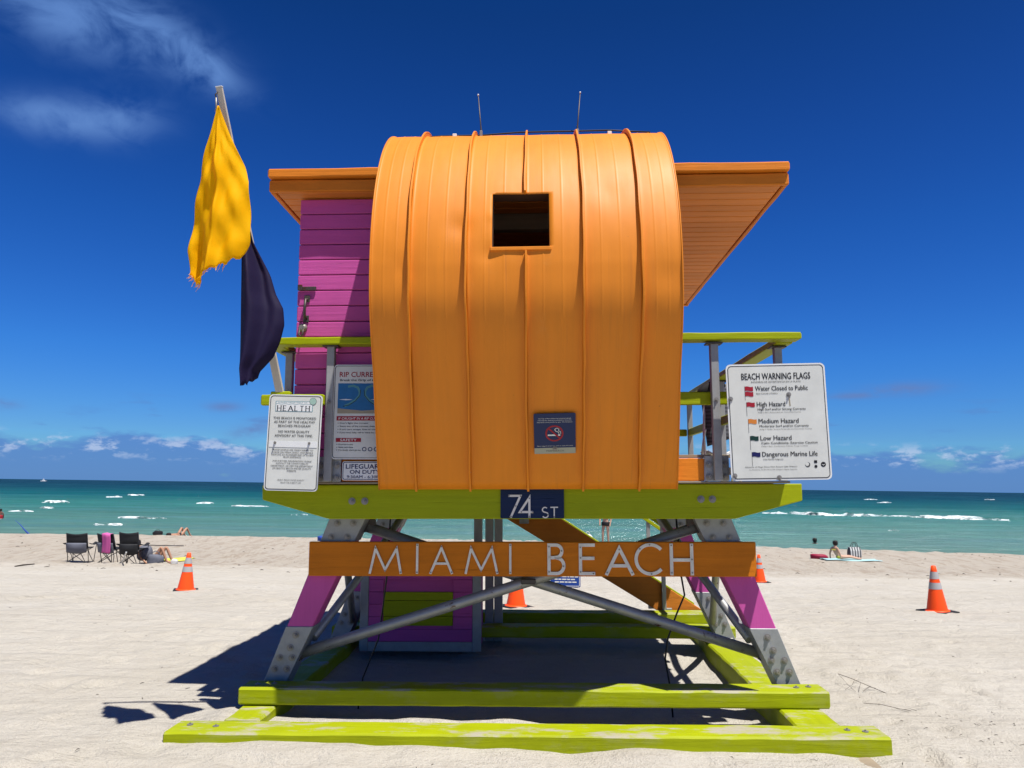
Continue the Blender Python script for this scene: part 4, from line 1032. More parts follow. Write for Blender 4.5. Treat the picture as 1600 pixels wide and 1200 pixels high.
flat('cigarette', ns, [(u(.58), v_(.55)), (u(.63), v_(.55)), (u(.63), v_(.515)), (u(.58), v_(.515))], 'sign_edge', -.0024)
stroke(ns, [(u(a), v_(b)) for a, b in ((.60, .50), (.59, .46), (.53, .44), (.50, .40), (.52, .37), (.56, .36))], .005, 'sign_white', -.0024, 'smoke')
stroke(ns, [(u(a), v_(b)) for a, b in ((.64, .50), (.64, .45), (.59, .42), (.60, .385), (.56, .36))], .004, 'sign_white', -.0026, 'smoke')
text(ns, 'Please support those who wish to enjoy the beach', u(.5), v_(.80), .0068, w*.86, mat='sign_white', y=-.0022)
flat('strip', ns, [(u(.0)+.001, v_(1)+.001), (u(1)-.001, v_(1)+.001), (u(1)-.001, v_(.85)), (u(0)+.001, v_(.85))], 'ink_beige', -.0020)
text(ns, 'MIAMIBEACH', u(.5), v_(.925), .012, w*.42, mat='ink_grey', y=-.0028)
bolt(ns, u(.5), -.0022, v_(.865), BOLTS)

# ================================================================== flag pole and flags
def tw(p): return TOWER @ Vector(p)
tipL, baseL = Vector((-1.928, -2.5, 4.10)), Vector((-1.690, -1.815, 2.20))
pole = empty('flag_pole', Matrix.Translation(tw(baseL)), 'pale wooden flag pole leaning forward from the left railing', 'flag pole')
d = tw(tipL)-tw(baseL)
def sweep_rect(name, a, b, wa, wb_, ta, tb, mat, parent):
    ax = (b-a).normalized(); sx_ = Vector((1, 0, 0)); sx_ = (sx_-ax*sx_.dot(ax)).normalized(); sy_ = ax.cross(sx_)
    bm = bmesh.new(); rr = []
    for p, w_, t_ in ((a, wa, ta), (b, wb_, tb)): rr.append([bm.verts.new(p+sx_*w_*i+sy_*t_*j) for i, j in ((-1, -1), (1, -1), (1, 1), (-1, 1))])
    for k in range(4): bm.faces.new((rr[0][k], rr[0][(k+1) % 4], rr[1][(k+1) % 4], rr[1][k]))
    bm.faces.new(rr[0][::-1]); bm.faces.new(rr[1])
    bmesh.ops.recalc_face_normals(bm, faces=bm.faces)
    bmesh.ops.bevel(bm, geom=list(bm.edges), offset=0.002, segments=1, affect='EDGES')
    return frombm(name, bm, mat, parent)
sweep_rect('shaft', Vector((0, 0, 0)), d, 0.026, 0.019, 0.014, 0.012, 'pole_wood', pole)
sweep_rect('cap', d, d*1.004, 0.021, 0.021, 0.014, 0.014, 'white_paint', pole)
side = Vector((-0.028, -0.02, 0))
tube('hook', [d*0.985+side*0.4, d*0.975+side, d*0.955+side, d*0.945+side*1.05], 0.005, 'dark_iron', pole, 6)
tube('chain', [d*0.965+side, d*0.95+side*1.1+Vector((0, 0, -.02)), d*0.95+side*1.1+Vector((0, 0, -.06))], 0.006, 'bolt_steel', pole, 6)
tube('hook', [d*0.62+side*0.4, d*0.615+side*0.8, d*0.605+side*0.8, d*0.60+side*0.5], 0.005, 'dark_iron', pole, 6)
def lerp_outline(pts, t):
    for (t0, x0), (t1, x1) in zip(pts, pts[1:]):
        if t0 <= t <= t1:
            k = (t-t0)/(t1-t0); return x0+(x1-x0)*k
    return pts[-1][1]
def cloth(name, zt, left, right, bottom, depth, ny, nx, mat, label, y0, fringe, frd):
    """hanging cloth: left/right edges by drop, fold depth given per (s, drop)"""
    V = []; F = []; rnd = random.Random(frd)
    for i in range(ny+1):
        for j in range(nx+1):
            s = j/nx; zb = bottom(s); t = (zt-zb)*(i/ny)
            xl, xr = lerp_outline(left, t), lerp_outline(right, t)
            x = xl+(xr-xl)*s; z = zt-t
            if i == ny: fq = 1.0 if s < .45 else .3; z += rnd.uniform(-fringe, fringe*0.6)*fq; x += rnd.uniform(-.006, .006)*fq
            V.append((x, y0+depth(s, t)+0.004*math.sin(9*t+5*s), z))
    for i in range(ny):
        for j in range(nx): F.append((i*(nx+1)+j, i*(nx+1)+j+1, (i+1)*(nx+1)+j+1, (i+1)*(nx+1)+j))
    W = [TOWER @ Vector(q) for q in V]; o0 = TOWER @ Vector((lerp_outline(left, 0), y0, zt))
    o = pydata(name, [q-o0 for q in W], F, mat, None, True); o.location = o0
    md = o.modifiers.new('cloth', 'SOLIDIFY'); md.thickness = 0.002; md.offset = 0
    return tag(o, label, 'flag')
zt = 3.969
yl = [(0, -1.925), (.169, -1.965), (.407, -2.017), (.581, -2.028), (.687, -2.042), (.838, -2.062), (.927, -2.077), (1.24, -2.03)]
yr = [(0, -1.915), (.184, -1.843), (.386, -1.749), (.503, -1.711), (.631, -1.702), (.782, -1.691), (.875, -1.687), (.99, -1.712), (1.24, -1.80)]
def ybot(s): return lerp_outline([(0, 2.90), (.10, 2.836), (.35, 2.866), (.75, 2.945), (.93, 2.99), (1.0, 3.06)], s) + 0.008*math.sin(s*40)
def ydep(s, t):
    r = 0.45; k = smooth01(0, .45, t)
    f = 0.15*k*(abs(s-r)-0.3)*(0.6+0.5*t) - 0.03*k*math.exp(-abs(s-r)/.06)
    f += 0.07*math.exp(-((s-.16)/.10)**2)*smooth01(.62, .95, t) - 0.03*math.exp(-((s-.80)/.14)**2)*smooth01(.3, .9, t)
    f += 0.008*math.sin(30*s+16*t)*k*(1-s) + 0.010*math.sin(7*s+19*t)*k + 0.006*math.sin(17*s-23*t)*k
    return f
yf = cloth('yellow_flag', zt, yl, yr, ybot, ydep, 56, 48, 'flag_yellow', 'frayed yellow flag hanging from the tip of the flag pole', -2.52, .022, 3)
# seams and torn threads of the yellow flag
rnd = random.Random(9)
bm = bmesh.new()
for k in range(46):
    s = rnd.random()**1.8*0.75; z = ybot(s); xl, xr = lerp_outline(yl, zt-z), lerp_outline(yr, zt-z); x = xl+(xr-xl)*s
    p = TOWER @ Vector((x, -2.52+ydep(s, zt-z), z)) - yf.location; q = p+Vector((rnd.uniform(-.03, .012), rnd.uniform(-.02, .02), -rnd.uniform(.01, .05)))
    tube_bm([p+Vector((0, 0, .01)), (p+q)/2+Vector((rnd.uniform(-.01, .01), 0, 0)), q], [.0022, .0016, .0008], 4, bm)
frombm('torn_threads', bm, 'flag_yellow', yf)['kind'] = 'stuff'
zt2 = 3.300
bl = [(0, -1.816), (.143, -1.848), (.50, -1.836), (.952, -1.822), (1.08, -1.798)]
br = [(0, -1.806), (.113, -1.782), (.334, -1.675), (.454, -1.637), (.552, -1.585), (.657, -1.575), (.766, -1.600), (.87, -1.645), (.965, -1.733), (1.08, -1.760)]
def bbot(s): return 2.235+0.06*s**2+0.008*math.sin(s*22)
def bdep(s, t):
    k = min(1, t/.3); return -0.03*k*math.sin(s*5.0+.4)+0.06*k*s*s+0.02*k*math.sin(s*11+t*3)
bf = cloth('purple_flag', zt2, bl, br, bbot, bdep, 44, 26, 'flag_purple', 'dark purple flag hanging halfway up the flag pole', -2.23, .014, 5)

# ================================================================== things on the beach
def rot_to(x, y, yaw=0.0, dz=0.0, sink=0.0): return Matrix.Translation((x, y, hgt(x, y)+dz-sink)) @ Matrix.Rotation(R(yaw), 4, 'Z')
def lathe_bm(prof, n=24, bm=None):
    bm = bm or bmesh.new(); rings = []
    for r_, z in prof: rings.append([bm.verts.new((r_*math.cos(2*math.pi*k/n), r_*math.sin(2*math.pi*k/n), z)) for k in range(n)])
    for a, b in zip(rings, rings[1:]):
        for k in range(n): bm.faces.new((a[k], a[(k+1) % n], b[(k+1) % n], b[k]))
    return bm
def cone(x, y, label, tilt, yaw):
    H = 0.655; rad = lambda z: 0.140+(0.030-0.140)*(z-0.03)/(H-0.03)
    o = empty('traffic_cone', rot_to(x, y, yaw, 0, 0.012) @ Matrix.Rotation(R(tilt), 4, 'Y'), label, 'traffic cone', 'traffic cones around the tower')
    box('base', (-0.20, -0.20, 0), (0.20, 0.20, 0.032), 'cone_base', o, 0.008)
    def part(nm, z0, z1, mat, e):
        q = frombm(nm, lathe_bm([(rad(z0)+e, z0), (rad(z1)+e, z1)] + ([(rad(z1)*0.55, z1+0.004), (0.012, z1-0.02)] if nm == 'tip' else [])), mat, o, True)
        return q
    part('body', 0.030, H-0.07, 'cone_orange', 0.0); part('tip', H-0.07, H, 'cone_orange', 0.0005)
    part('reflective_band', 0.335, 0.425, 'cone_band', 0.0025); part('reflective_band', 0.475, 0.575, 'cone_band', 0.0025)
    frombm('foot_ring', lathe_bm([(0.165, 0.030), (0.160, 0.042), (0.138, 0.048)]), 'cone_orange', o, True)
cone(-5.61, 13.68, 'orange traffic cone on open sand to the right of the camping chairs', 1.5, 20)
cone(6.10, 11.25, 'orange traffic cone alone on the sand at the far right', -2.5, 12)
cone(5.95, 18.68, 'distant orange traffic cone half hidden behind the right end of the name board', -1, 5)
cone(0.10, 11.45, 'orange traffic cone in view beneath the tower beside the stair posts', 1, 30)

# --- camping chairs seen from behind (local +y faces the sea)
def sheet(name, pts_uv, nu, nv, fn, mat, parent, th=0.008):
    V = [fn(i/nu, j/nv) for i in range(nu+1) for j in range(nv+1)]
    F = [(i*(nv+1)+j, i*(nv+1)+j+1, (i+1)*(nv+1)+j+1, (i+1)*(nv+1)+j) for i in range(nu) for j in range(nv)]
    o = pydata(name, V, F, mat, parent, True); m_ = o.modifiers.new('thick', 'SOLIDIFY'); m_.thickness = th; m_.offset = 0; return o
def camp_chair(x, y, yaw, label, back_w=0.56, top=0.88, pouch='chair_grey', solid=False):
    o = empty('camping_chair', rot_to(x, y, yaw, 0, 0.02) @ Matrix.Scale(1.1, 4), label, 'chair', 'camping chairs set in a row facing the sea')
    hw = back_w/2
    lean = lambda z: -0.14-(z-0.40)*0.30
    sheet('backrest', None, 8, 8, lambda u_, v: (-hw+2*hw*u_, lean(0.42+(top-0.42)*v)-0.05*math.sin(math.pi*u_)+0.01*math.sin(9*v), 0.42+(top-0.42)*v - 0.035*math.sin(math.pi*u_)*v), 'chair_black', o)
    sheet('seat', None, 6, 6, lambda u_, v: (-hw+2*hw*u_, -0.16+0.48*v, 0.42-0.07*math.sin(math.pi*u_)*math.sin(math.pi*min(1, v*1.1))+0.03*v), 'chair_black', o)
    sheet('back_pouch', None, 8, 6, lambda u_, v: (-hw*0.98+1.96*hw*u_, lean(0.34+0.26*v)-0.075-0.06*math.sin(math.pi*u_)*math.sin(math.pi*v), 0.33+0.27*v-0.04*math.sin(math.pi*u_)*(1-v)), pouch, o)
    for s in (-1, 1):
        sheet('armrest', None, 5, 6, lambda u_, v: (s*(hw+0.02+0.09*u_), -0.20+0.50*v, 0.60-0.05*math.sin(math.pi*v)-0.02*u_), 'chair_black', o)
        tube('upright', [(s*hw, -0.02, 0.02), (s*hw, -0.13, 0.40), (s*hw, lean(top), top)], 0.011, 'chair_steel', o, 8)
        tube('leg', [(s*hw, -0.20, 0.01), (s*(hw*0.2), 0.06, 0.22), (-s*hw*0.95, 0.30, 0.44)], 0.010, 'chair_steel', o, 8)
        tube('leg', [(s*hw, 0.34, 0.01), (s*hw*0.9, 0.10, 0.24), (s*hw, -0.16, 0.44)], 0.010, 'chair_steel', o, 8)
        tube('leg', [(s*hw, 0.36, 0.01), (s*(hw+0.06), 0.33, 0.60)], 0.010, 'chair_steel', o, 8)
        tube('leg', [(s*(hw+0.01), -0.22, 0.01), (s*hw*0.1, -0.19, 0.20), (-s*hw, -0.16, 0.42)], 0.010, 'chair_steel', o, 8)
    return o
camp_chair(-13.72, 25.0, 8, 'black camping chair with a grey back pouch, leftmost of the row', 0.56, 0.88)
camp_chair(-12.45, 24.5, -14, 'black camping chair with a pink towel over its back', 0.54, 0.86, 'chair_grey')
camp_chair(-11.42, 23.7, 4, 'black high backed camping chair at the right end of the row', 0.50, 0.92, 'chair_black')
# pink towel over the middle chair
tm = rot_to(-12.45, 24.5, -14, 0, 0.02) @ Matrix.Scale(1.1, 4)
tw_ = empty('beach_towel', tm @ Matrix.Translation((0.10, -0.285, 0.865)), 'bright pink towel hung over the back of the middle camping chair', 'towel')
sheet('cloth', None, 6, 14, lambda u_, v: (-0.13+0.27*u_+0.02*math.sin(4*v), (0.09-0.02 if v < 0.12 else 0.0)-(v-0.12)*(-0.10)-0.11*min(1, v*6)+0.012*math.sin(u_*9), 0.022-abs(v-0.10)*0.62+0.012*math.sin(u_*6)), 'pink_towel', tw_, 0.012)
# things lying about the chairs
def blob_mesh(name, rx, ry, rz, mat, parent=None, seed=1, amp=0.12, n=14, flatb=True):
    bm = bmesh.new(); bmesh.ops.create_uvsphere(bm, u_segments=n, v_segments=n//2+2, radius=1)
    rnd = random.Random(seed); ph = [rnd.uniform(0, 6) for _ in range(6)]
    for v in bm.verts:
        p = v.co; k = 1+amp*(math.sin(3*p.x+ph[0])*math.sin(2.5*p.y+ph[1])+0.6*math.sin(5*p.z+ph[2]+2*p.x))
        sq = lambda a: math.copysign(abs(a)**0.75, a)
        v.co = Vector((sq(p.x)*rx*k, sq(p.y)*ry*k, sq(p.z)*rz*k))
        if flatb and v.co.z < -rz*0.8: v.co.z = -rz*0.8
        v.co.z += rz*0.8
    return frombm(name, bm, mat, parent, True)
def bag(x, y, rx, ry, rz, mat, label, strap=True, yaw=0, name='beach_bag', cat='bag'):
    o = empty(name, rot_to(x, y, yaw, 0, 0.01), label, cat)
    blob_mesh('body', rx, ry, rz, mat, o, int(abs(x)*10))
    if strap: tube('strap', [(rx*0.55*math.cos(a), 0, rz*1.45+rz*0.75*math.sin(a)) for a in np.linspace(0, math.pi, 9)], rz*0.06, mat, o, 6)
    return o
mat_ = empty('beach_mat', rot_to(-11.1, 26.0, 10, 0.035), 'yellow mat spread on the sand right of the camping chairs', 'mat')
sheet('cloth', None, 8, 8, lambda u_, v: (-0.55+1.1*u_, -0.5+1.0*v, 0.02*math.sin(7*u_+3*v)+0.012*math.sin(11*v)), 'cloth_yellow', mat_, 0.02)
bag(-10.38, 24.3, 0.11, 0.10, 0.10, 'cloth_white', 'white round bundle on the sand beside the right camping chair', False, name='white_bundle', cat='bundle')
bag(-10.72, 23.75, 0.22, 0.15, 0.19, 'chair_grey', 'grey rucksack on the sand at the right end of the row of chairs', True, 15)
sl_ = empty('plank', rot_to(-11.25, 22.95, -55, 0.02), 'short white slat leaning against the right camping chair', 'plank')
prism('slat', [(-0.33, 0.0), (-0.33, 0.035), (0.30, 0.40), (0.30, 0.365)], -0.04, 0.0, 'white_paint', sl_, 0.003)
tr = tag(tube('fishing_rod', [(-11.6, 23.95, hgt(-11.6, 23.95)+0.60), (-10.6, 23.9, hgt(-10.6, 23.9)+0.585), (-9.95, 23.9, hgt(-9.95, 23.9)+0.575)], 0.013, 'chair_steel'), 'thin dark rod lying across the right camping chair and the person beside it', 'rod')
st = tag(tube('driftwood_stick', [(-13.5, 21.45, hgt(-13.5, 21.45)+0.01), (-13.38, 21.62, hgt(-13.38, 21.62)+0.04), (-13.24, 21.9, hgt(-13.24, 21.9)+0.06)], [0.015, 0.022, 0.014], 'twig_brown'), 'brown stick lying on the sand at the far left', 'stick')
bag(-8.5, 35.6, 0.24, 0.18, 0.14, 'cloth_blue', 'small blue bag on the sand behind the left tower leg', True, 20)

# --- people
def body(name, joints, bones, mat, mtx, label, root):
    names = list(joints); me = bpy.data.meshes.new(name)
    me.from_pydata([joints[n][0] for n in names], [(names.index(a), names.index(b)) for a, b in bones], [])
    o = obj(name, me, None, None); me.materials.append(M[mat]); o.matrix_world = mtx
    sk = o.modifiers.new('skin', 'SKIN'); sk.use_smooth_shade = True
    for i, n in enumerate(names):
        r_ = joints[n][1]; d_ = me.skin_vertices[0].data[i]; d_.radius = r_ if isinstance(r_, tuple) else (r_, r_); d_.use_root = n == root
    ss = o.modifiers.new('smooth', 'SUBSURF'); ss.levels = 2; ss.render_levels = 2
    return tag(o, label, 'person')
BONES = [('pelvis', 'waist'), ('waist', 'chest'), ('chest', 'neck'), ('neck', 'head'), ('head', 'crown')]
for q in 'lr':
    BONES += [('chest', 'sh'+q), ('sh'+q, 'el'+q), ('el'+q, 'wr'+q), ('wr'+q, 'ha'+q), ('pelvis', 'hip'+q), ('hip'+q, 'kn'+q), ('kn'+q, 'an'+q), ('an'+q, 'to'+q)]
RAD = dict(pelvis=.135, waist=.115, chest=.135, neck=.055, head=.085, crown=.070, sh=.060, el=.042, wr=.030, ha=.034, hip=.090, kn=.058, an=.040, to=.034)
def J(**kw):
    d = {}
    for k, p in kw.items():
        base = k if k in RAD else k[:-1]; d[k] = (p, RAD[base])
    return d
stand = J(pelvis=(0, 0, .95), waist=(0, 0, 1.10), chest=(0, .01, 1.32), neck=(0, .01, 1.47), head=(0, .03, 1.58), crown=(0, .03, 1.66),
          shl=(-.19, 0, 1.40), ell=(-.25, .02, 1.12), wrl=(-.23, .10, .90), hal=(-.22, .13, .82), shr=(.19, 0, 1.40), elr=(.27, .03, 1.13), wrr=(.25, .12, .92), har=(.24, .15, .84),
          hipl=(-.10, 0, .90), knl=(-.12, .03, .49), anl=(-.13, -.02, .08), tol=(-.14, .13, .035), hipr=(.10, 0, .90), knr=(.12, .05, .49), anr=(.14, .0, .08), tor=(.15, .15, .035))
def hair(parent, c, r_, mat='hair_dark', bun=None):
    o = blob_mesh('hair', r_, r_*1.08, r_*1.05, mat, parent, 3, 0.05, 14, False); o.location = (c[0], c[1], c[2]-r_*0.84)
    if bun:
        b = blob_mesh('hair_bun', bun[3], bun[3], bun[3], mat, parent, 4, 0.05, 10, False); b.location = (bun[0], bun[1], bun[2]-bun[3]*0.8)
def band(name, parent, z0, z1, rx, ry, mat, cx=0, cy=0, taper=1.0):
    bm = bmesh.new(); n = 18; rr = []
    for k in range(5):
        t = k/4; e = 1.0+0.05*math.sin(math.pi*t); a = 1+(taper-1)*t
        rr.append([bm.verts.new((cx+rx*e*a*math.cos(q), cy+ry*e*a*math.sin(q), z0+(z1-z0)*t)) for q in (2*math.pi*i/n for i in range(n))])
    for A, B in zip(rr, rr[1:]):
        for i in range(n): bm.faces.new((A[i], A[(i+1) % n], B[(i+1) % n], B[i]))
    bm.faces.new(rr[0][::-1]); bm.faces.new(rr[-1])
    return frombm(name, bm, mat, parent, True)
# bather wading far out on the left
p = body('person', stand, BONES, 'skin_dark', Matrix.Translation((-48.6, 74.3, SEA-0.78)) @ Matrix.Rotation(R(15), 4, 'Z'), 'person in red swim shorts wading in the sea at the far left', 'pelvis')
hair(p, (0, .02, 1.64), .105); band('shorts', p, .68, 1.16, .235, .185, 'cloth_red')
# swimmer, only head and shoulders out
p = body('person', stand, BONES, 'skin_dark', Matrix.Translation((21.9, 56.1, SEA-1.42)), 'swimmer with only a dark head above the water at right', 'pelvis')
hair(p, (0, .02, 1.66), .15)
# person standing by the water behind the tower
p = body('person', stand, BONES, 'skin_pale', rot_to(4.45, 36.3, 160, 0, 0.02), 'person standing at the water edge behind the tower, seen under the lime beam', 'pelvis')
hair(p, (0, .01, 1.66), .115); band('swimsuit', p, .84, 1.02, .185, .15, 'cloth_black'); band('swimsuit', p, 1.24, 1.36, .19, .155, 'cloth_black')
# sunbather lying on the back with knees up, far left
lie = J(pelvis=(0, 0, .13), waist=(-.18, 0, .12), chest=(-.42, 0, .14), neck=(-.60, 0, .15), head=(-.72, 0, .17), crown=(-.80, 0, .18),
        shl=(-.48, .20, .13), ell=(-.30, .33, .08), wrl=(-.08, .36, .07), hal=(.0, .36, .06), shr=(-.48, -.20, .13), elr=(-.30, -.33, .08), wrr=(-.08, -.36, .07), har=(.0, -.36, .06),
        hipl=(.06, .10, .13), knl=(.34, .12, .50), anl=(.62, .12, .07), tol=(.76, .12, .04), hipr=(.06, -.10, .13), knr=(.42, -.13, .48), anr=(.72, -.14, .07), tor=(.86, -.15, .04))
p = body('person', lie, BONES, 'skin', rot_to(-16.3, 38.5, 75, 0.0) @ Matrix.Scale(0.95, 4), 'sunbather lying on the sand with knees bent beside a black bag', 'pelvis')
hair(p, (-.78, 0, .18), .105); o = blob_mesh('swimsuit', .15, .17, .12, 'cloth_black', p, 5, .05); o.location = (0, 0, .03)
bag(-16.95, 37.6, 0.22, 0.14, 0.13, 'cloth_black', 'black bag on the sand to the left of the lying sunbather', True, 0)
# person reclining beside the third chair, bare knees drawn up
rec = J(pelvis=(-.10, 0, .15), waist=(-.26, 0, .26), chest=(-.44, 0, .42), neck=(-.55, 0, .54), head=(-.58, 0, .66), crown=(-.60, 0, .73),
        shl=(-.46, .19, .46), ell=(-.34, .28, .28), wrl=(-.12, .24, .24), hal=(-.04, .20, .24), shr=(-.46, -.19, .46), elr=(-.40, -.30, .26), wrr=(-.20, -.34, .10), har=(-.13, -.35, .06),
        hipl=(.0, .10, .15), knl=(.30, .14, .56), anl=(.50, .14, .12), tol=(.64, .15, .06), hipr=(.0, -.10, .15), knr=(.22, -.16, .58), anr=(.42, -.17, .12), tor=(.56, -.18, .06))
p = body('person', rec, BONES, 'skin', rot_to(-10.95, 24.25, 8, 0.01) @ Matrix.Scale(0.92, 4), 'person with bare bent knees sitting on the sand beside the right camping chair', 'pelvis')
hair(p, (-.60, 0, .70), .105); o = blob_mesh('shirt', .24, .20, .26, 'chair_grey', p, 8, .05, 14, False); o.location = (-.34, 0, .16); o = blob_mesh('shorts', .20, .19, .14, 'chair_grey', p, 9, .05); o.location = (-.05, 0, .02)
# woman half sitting on an aqua towel at right
sit = J(pelvis=(0, 0, .13), waist=(-.09, 0, .27), chest=(-.16, -.02, .46), neck=(-.14, -.01, .60), head=(-.13, -.01, .71), crown=(-.12, -.01, .79),
        shl=(-.25, .15, .53), ell=(-.34, .20, .28), wrl=(-.32, .24, .08), hal=(-.30, .26, .03), shr=(-.10, -.19, .53), elr=(-.02, -.25, .30), wrr=(.05, -.20, .10), har=(.08, -.18, .05),
        hipl=(.10, .09, .12), knl=(.52, .14, .16), anl=(.90, .10, .07), tol=(1.02, .10, .08), hipr=(.10, -.09, .12), knr=(.50, -.12, .13), anr=(.86, -.16, .06), tor=(.98, -.17, .07))
p = body('person', sit, BONES, 'skin_pale', rot_to(12.35, 29.4, -8, 0.02) @ Matrix.Scale(0.80, 4), 'sunbather with dark hair in a bun propped up on an aqua towel', 'pelvis')
hair(p, (-.13, .0, .76), .115, 'hair_dark', (-.14, -.09, .80, .055)); o = blob_mesh('swimsuit', .14, .16, .10, 'cloth_yellow', p, 5, .05); o.location = (0.02, 0, .05); band('bikini_strap', p, .44, .47, .165, .155, 'cloth_yellow', -.15, -.02)
tl = empty('beach_towel', rot_to(12.75, 29.3, -6, 0.02), 'pale aqua towel spread under the sunbather at right', 'towel')
sheet('cloth', None, 12, 8, lambda u_, v: (-1.0+2.0*u_, -0.42+0.84*v, 0.016*math.sin(9*u_+4*v)+0.012*math.sin(13*v)), 'cloth_aqua', tl, 0.015)
bag(11.85, 30.0, 0.30, 0.17, 0.12, 'crimson_bag', 'crimson sports bag on the sand left of the sunbather on the aqua towel', False, -5)
tb = empty('tote_bag', rot_to(13.25, 30.1, 12, 0, 0.01), 'striped white and grey tote bag standing right of the sunbather', 'bag')
V = []; F = []
for k, (w_, d_, z) in enumerate(((.20, .09, 0), (.24, .11, .10), (.24, .10, .30), (.22, .05, .44))):
    for a, b in ((-1, -1), (1, -1), (1, 1), (-1, 1)): V.append((a*w_, b*d_, z))
for k in range(3):
    for j in range(4): F.append((k*4+j, k*4+(j+1) % 4, (k+1)*4+(j+1) % 4, (k+1)*4+j))
F.append((3, 2, 1, 0)); F.append((12, 13, 14, 15)); pydata('body', V, F, 'stripe_white', tb)
for y_ in (-.05, .05): tube('handle', [(.12*math.cos(a), y_, .42+.20*math.sin(a)) for a in np.linspace(0, math.pi, 9)], .012, 'cloth_black', tb, 6)
bag(3.68, 36.9, 0.19, 0.16, 0.24, 'cloth_white', 'white tote bag on the far sand seen under the lime beam', True, 10, 'tote_bag')
# blue pole by the water at the left edge
bx_, by_ = -22.9, 37.3; bz_ = hgt(bx_, by_)
tag(tube('blue_pole', [(bx_, by_, bz_-0.05), (bx_-0.35, by_+0.1, bz_+0.20), (bx_-0.62, by_+.2, bz_+0.42), (bx_-0.95, by_+.3, bz_+0.62)], [0.045, 0.03, 0.016, 0.008], 'cloth_blue'), 'thin blue pole slanting left out of the sand at the far left waterline', 'pole')
# notice board standing on the sand beyond the ramp
nbm = Matrix.Translation((1.10, 15.6, hgt(1.10, 15.6)+0.02)) @ Matrix.Rotation(R(-3), 4, 'Z') @ Matrix.Rotation(R(-6), 4, 'X')
nt = empty('notice_board', nbm, 'small blue notice board standing on the sand beyond the ramp', 'sign')
plate('panel', nt, rrect(.62, .56, .02, 4, 0, .28), 'notice_blue', -.004, .012)
ring('border', nt, rrect(.59, .53, .018, 4, 0, .28), rrect(.57, .51, .015, 4, 0, .28), 'sign_white', -.006)
rnd = random.Random(2)
for k in range(9):
    z = .50-.052*k; L_ = rnd.uniform(.36, .46); x = -L_/2
    while x < L_/2:
        q = rnd.uniform(.03, .09); flat('print_dash', nt, [(x, z), (x+q, z), (x+q, z+.022), (x, z+.022)], 'sign_white', -.0065); x += q+.014
for s in (-1, 1): prism('prop', [(s*.24-.015, 0), (s*.24+.015, 0), (s*.24+.015, .4), (s*.24-.015, .4)], .013, .03, 'post_steel', nt, .002)
# folding chair left on the deck behind the warning sign
fm = TOWER @ Matrix.Translation((1.66, 0.45, 1.632))
fc = empty('deck_chair', fm, 'folded grey striped deck chair with black headrest behind the warning sign', 'chair')
sheet('backrest', None, 6, 10, lambda u_, v: (-0.02+0.30*u_+0.05*(1-v), -0.05-0.04*math.sin(math.pi*u_), 0.34+0.52*v+0.10*u_), 'stripe_grey', fc, .012)
sheet('seat', None, 6, 6, lambda u_, v: (0.02+0.28*u_, -0.08+0.3*v, 0.30-0.05*math.sin(math.pi*u_)), 'cloth_white', fc, .012)
hb = blob_mesh('headrest', .15, .05, .055, 'cloth_black', fc, 6, .06); hb.location = (.10, -.07, .86); hb.rotation_euler = (0, R(-22), 0)
for x in (.0, .32):
    tube('leg', [(x, -.10, 0), (x, -.06, .45), (x+.02, -.05, .98 if x else .88)], .012, 'letter_metal', fc, 8); tube('leg', [(x, .22, 0), (x, .0, .34), (x, -.12, .50)], .012, 'letter_metal', fc, 8)
# half buried plank end at the lower right
pk = empty('plank', Matrix.Translation((2.16, 4.74, hgt(2.16, 4.74)-0.045)) @ Matrix.Rotation(R(-4), 4, 'Z'), 'sand covered plank end half buried in front of the lime timber at lower right', 'plank')
beam('board', (-0.17, -0.05, -0.05), (0.17, 0.16, 0.045), 'bare_plank', pk, 0, .008, 6, .004, 3)
# boat on the horizon
bt = empty('motor_boat', Matrix.Translation((-904, 1500, SEA)) @ Matrix.Rotation(R(8), 4, 'Z'), 'tiny white boat on the horizon at far left', 'boat')
prism('hull', [(-5.5, 1.1), (-4.8, -0.3), (4.0, -0.3), (6.2, 1.4)], -1.6, 1.6, 'boat_white', bt, .05)
prism('cabin', [(-2.5, 1.25), (2.2, 1.3), (1.0, 3.0), (-2.0, 3.0)], -1.2, 1.2, 'boat_white', bt, .05)
prism('mast', [(-0.6, 3.0), (0.4, 3.0), (0.1, 5.6), (-0.4, 5.6)], -.3, .3, 'boat_white', bt, .02)
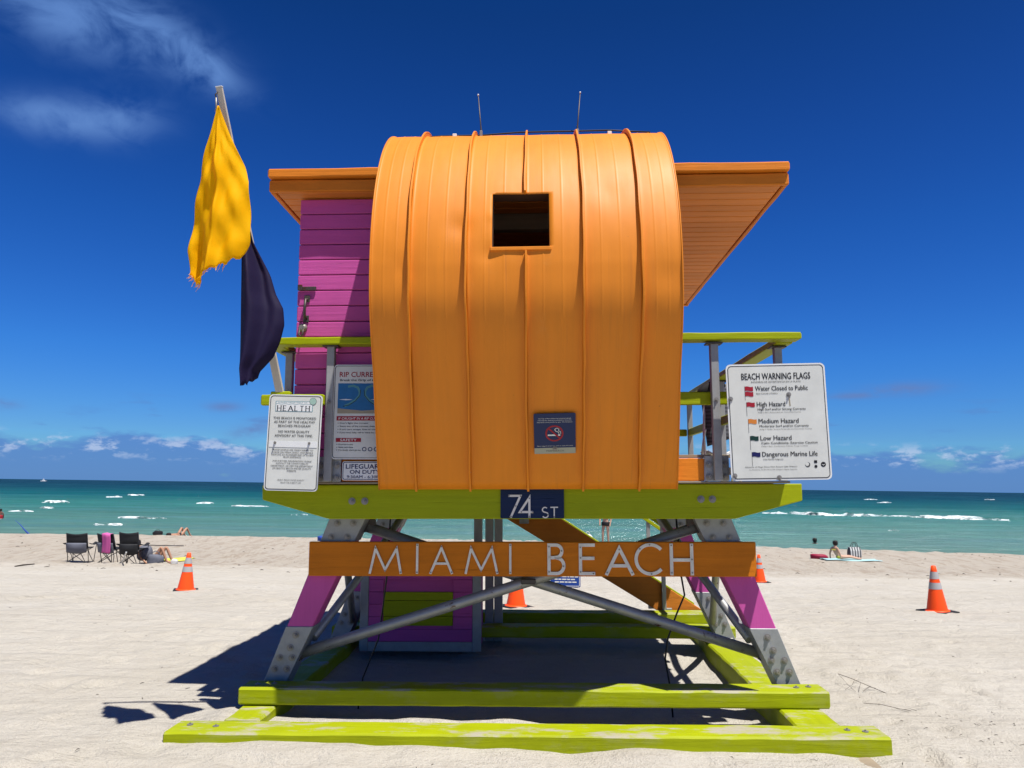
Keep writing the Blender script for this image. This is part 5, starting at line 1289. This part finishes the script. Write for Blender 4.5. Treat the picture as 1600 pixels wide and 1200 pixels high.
# --- twigs and weed litter
def twig(pts, r_, label, forks=()):
    z0 = hgt(pts[0][0], pts[0][1]); o = empty('twig', Matrix.Translation((pts[0][0], pts[0][1], z0)), label, 'twig')
    tube('stem', [(x-pts[0][0], y-pts[0][1], hgt(x, y)-z0+z) for x, y, z in pts], r_, 'twig_brown', o, 5)
    for f in forks: tube('shoot', [(x-pts[0][0], y-pts[0][1], hgt(x, y)-z0+z) for x, y, z in f], r_*0.6, 'twig_brown', o, 4)
def tp(pts, cx, cy, k): return [(cx+(x-2.86)*k, cy+(y-6.46)*k, z*k) for x, y, z in pts]
twig(tp([(3.06, 6.22, .01), (2.92, 6.42, .05), (2.78, 6.58, .10), (2.66, 6.72, .13)], 2.86, 6.46, .62), .0022, 'dry forked twig lying on the sand right of the front timbers',
     [tp(q, 2.86, 6.46, .62) for q in ([(2.66, 6.72, .13), (2.68, 6.50, .06), (2.70, 6.30, .008)], [(2.86, 6.49, .07), (2.80, 6.40, .05), (2.74, 6.30, .01)], [(2.94, 6.40, .05), (2.86, 6.33, .03), (2.78, 6.28, .008)], [(2.80, 6.55, .09), (2.73, 6.45, .06), (2.60, 6.38, .01)], [(2.98, 6.34, .04), (2.90, 6.36, .05), (2.82, 6.34, .01)])])
twig([(2.66, 6.00, .015), (2.76, 5.95, .02), (2.85, 5.87, .015), (2.93, 5.83, .008)], .0018, 'thin curved twig on the sand nearer the end of the front timber', [[(2.83, 5.89, .015), (2.86, 5.83, .01), (2.90, 5.80, .006)], [(2.88, 5.85, .012), (2.94, 5.87, .015), (2.98, 5.85, .005)]])
rnd = random.Random(12); bm = bmesh.new()
def litter(x, y, L_, th):
    a = rnd.uniform(0, 6.28); z = hgt(x, y)+th*0.6; dx, dy = L_*math.cos(a), L_*math.sin(a); b = rnd.uniform(-.4, .4)*L_
    tube_bm([(x-dx, y-dy, z), (x+b*math.sin(a), y-b*math.cos(a), z+rnd.uniform(0, .4)*L_), (x+dx, y+dy, z)], [th*.5, th, th*.4], 4, bm)
for k in range(330):
    y = 3.4+rnd.random()**1.7*14; x = rnd.uniform(-.72, .72)*y+.2
    if abs(x-.2) < 2.3 and 4.9 < y < 9.2: continue
    litter(x, y, rnd.uniform(.004, .022), rnd.uniform(.0012, .003))
for k in range(70): litter(rnd.gauss(3.3, .35), rnd.gauss(5.35, .3), rnd.uniform(.006, .03), rnd.uniform(.001, .0022))
for k in range(420):
    y = rnd.uniform(20, 37); litter(rnd.uniform(-.75, .75)*y, y, rnd.uniform(.02, .07), rnd.uniform(.005, .012))
lt = frombm('weed_litter', bm, 'twig_brown'); lt['kind'] = 'stuff'; lt['label'] = 'scattered dark crumbs of dry weed on the sand'
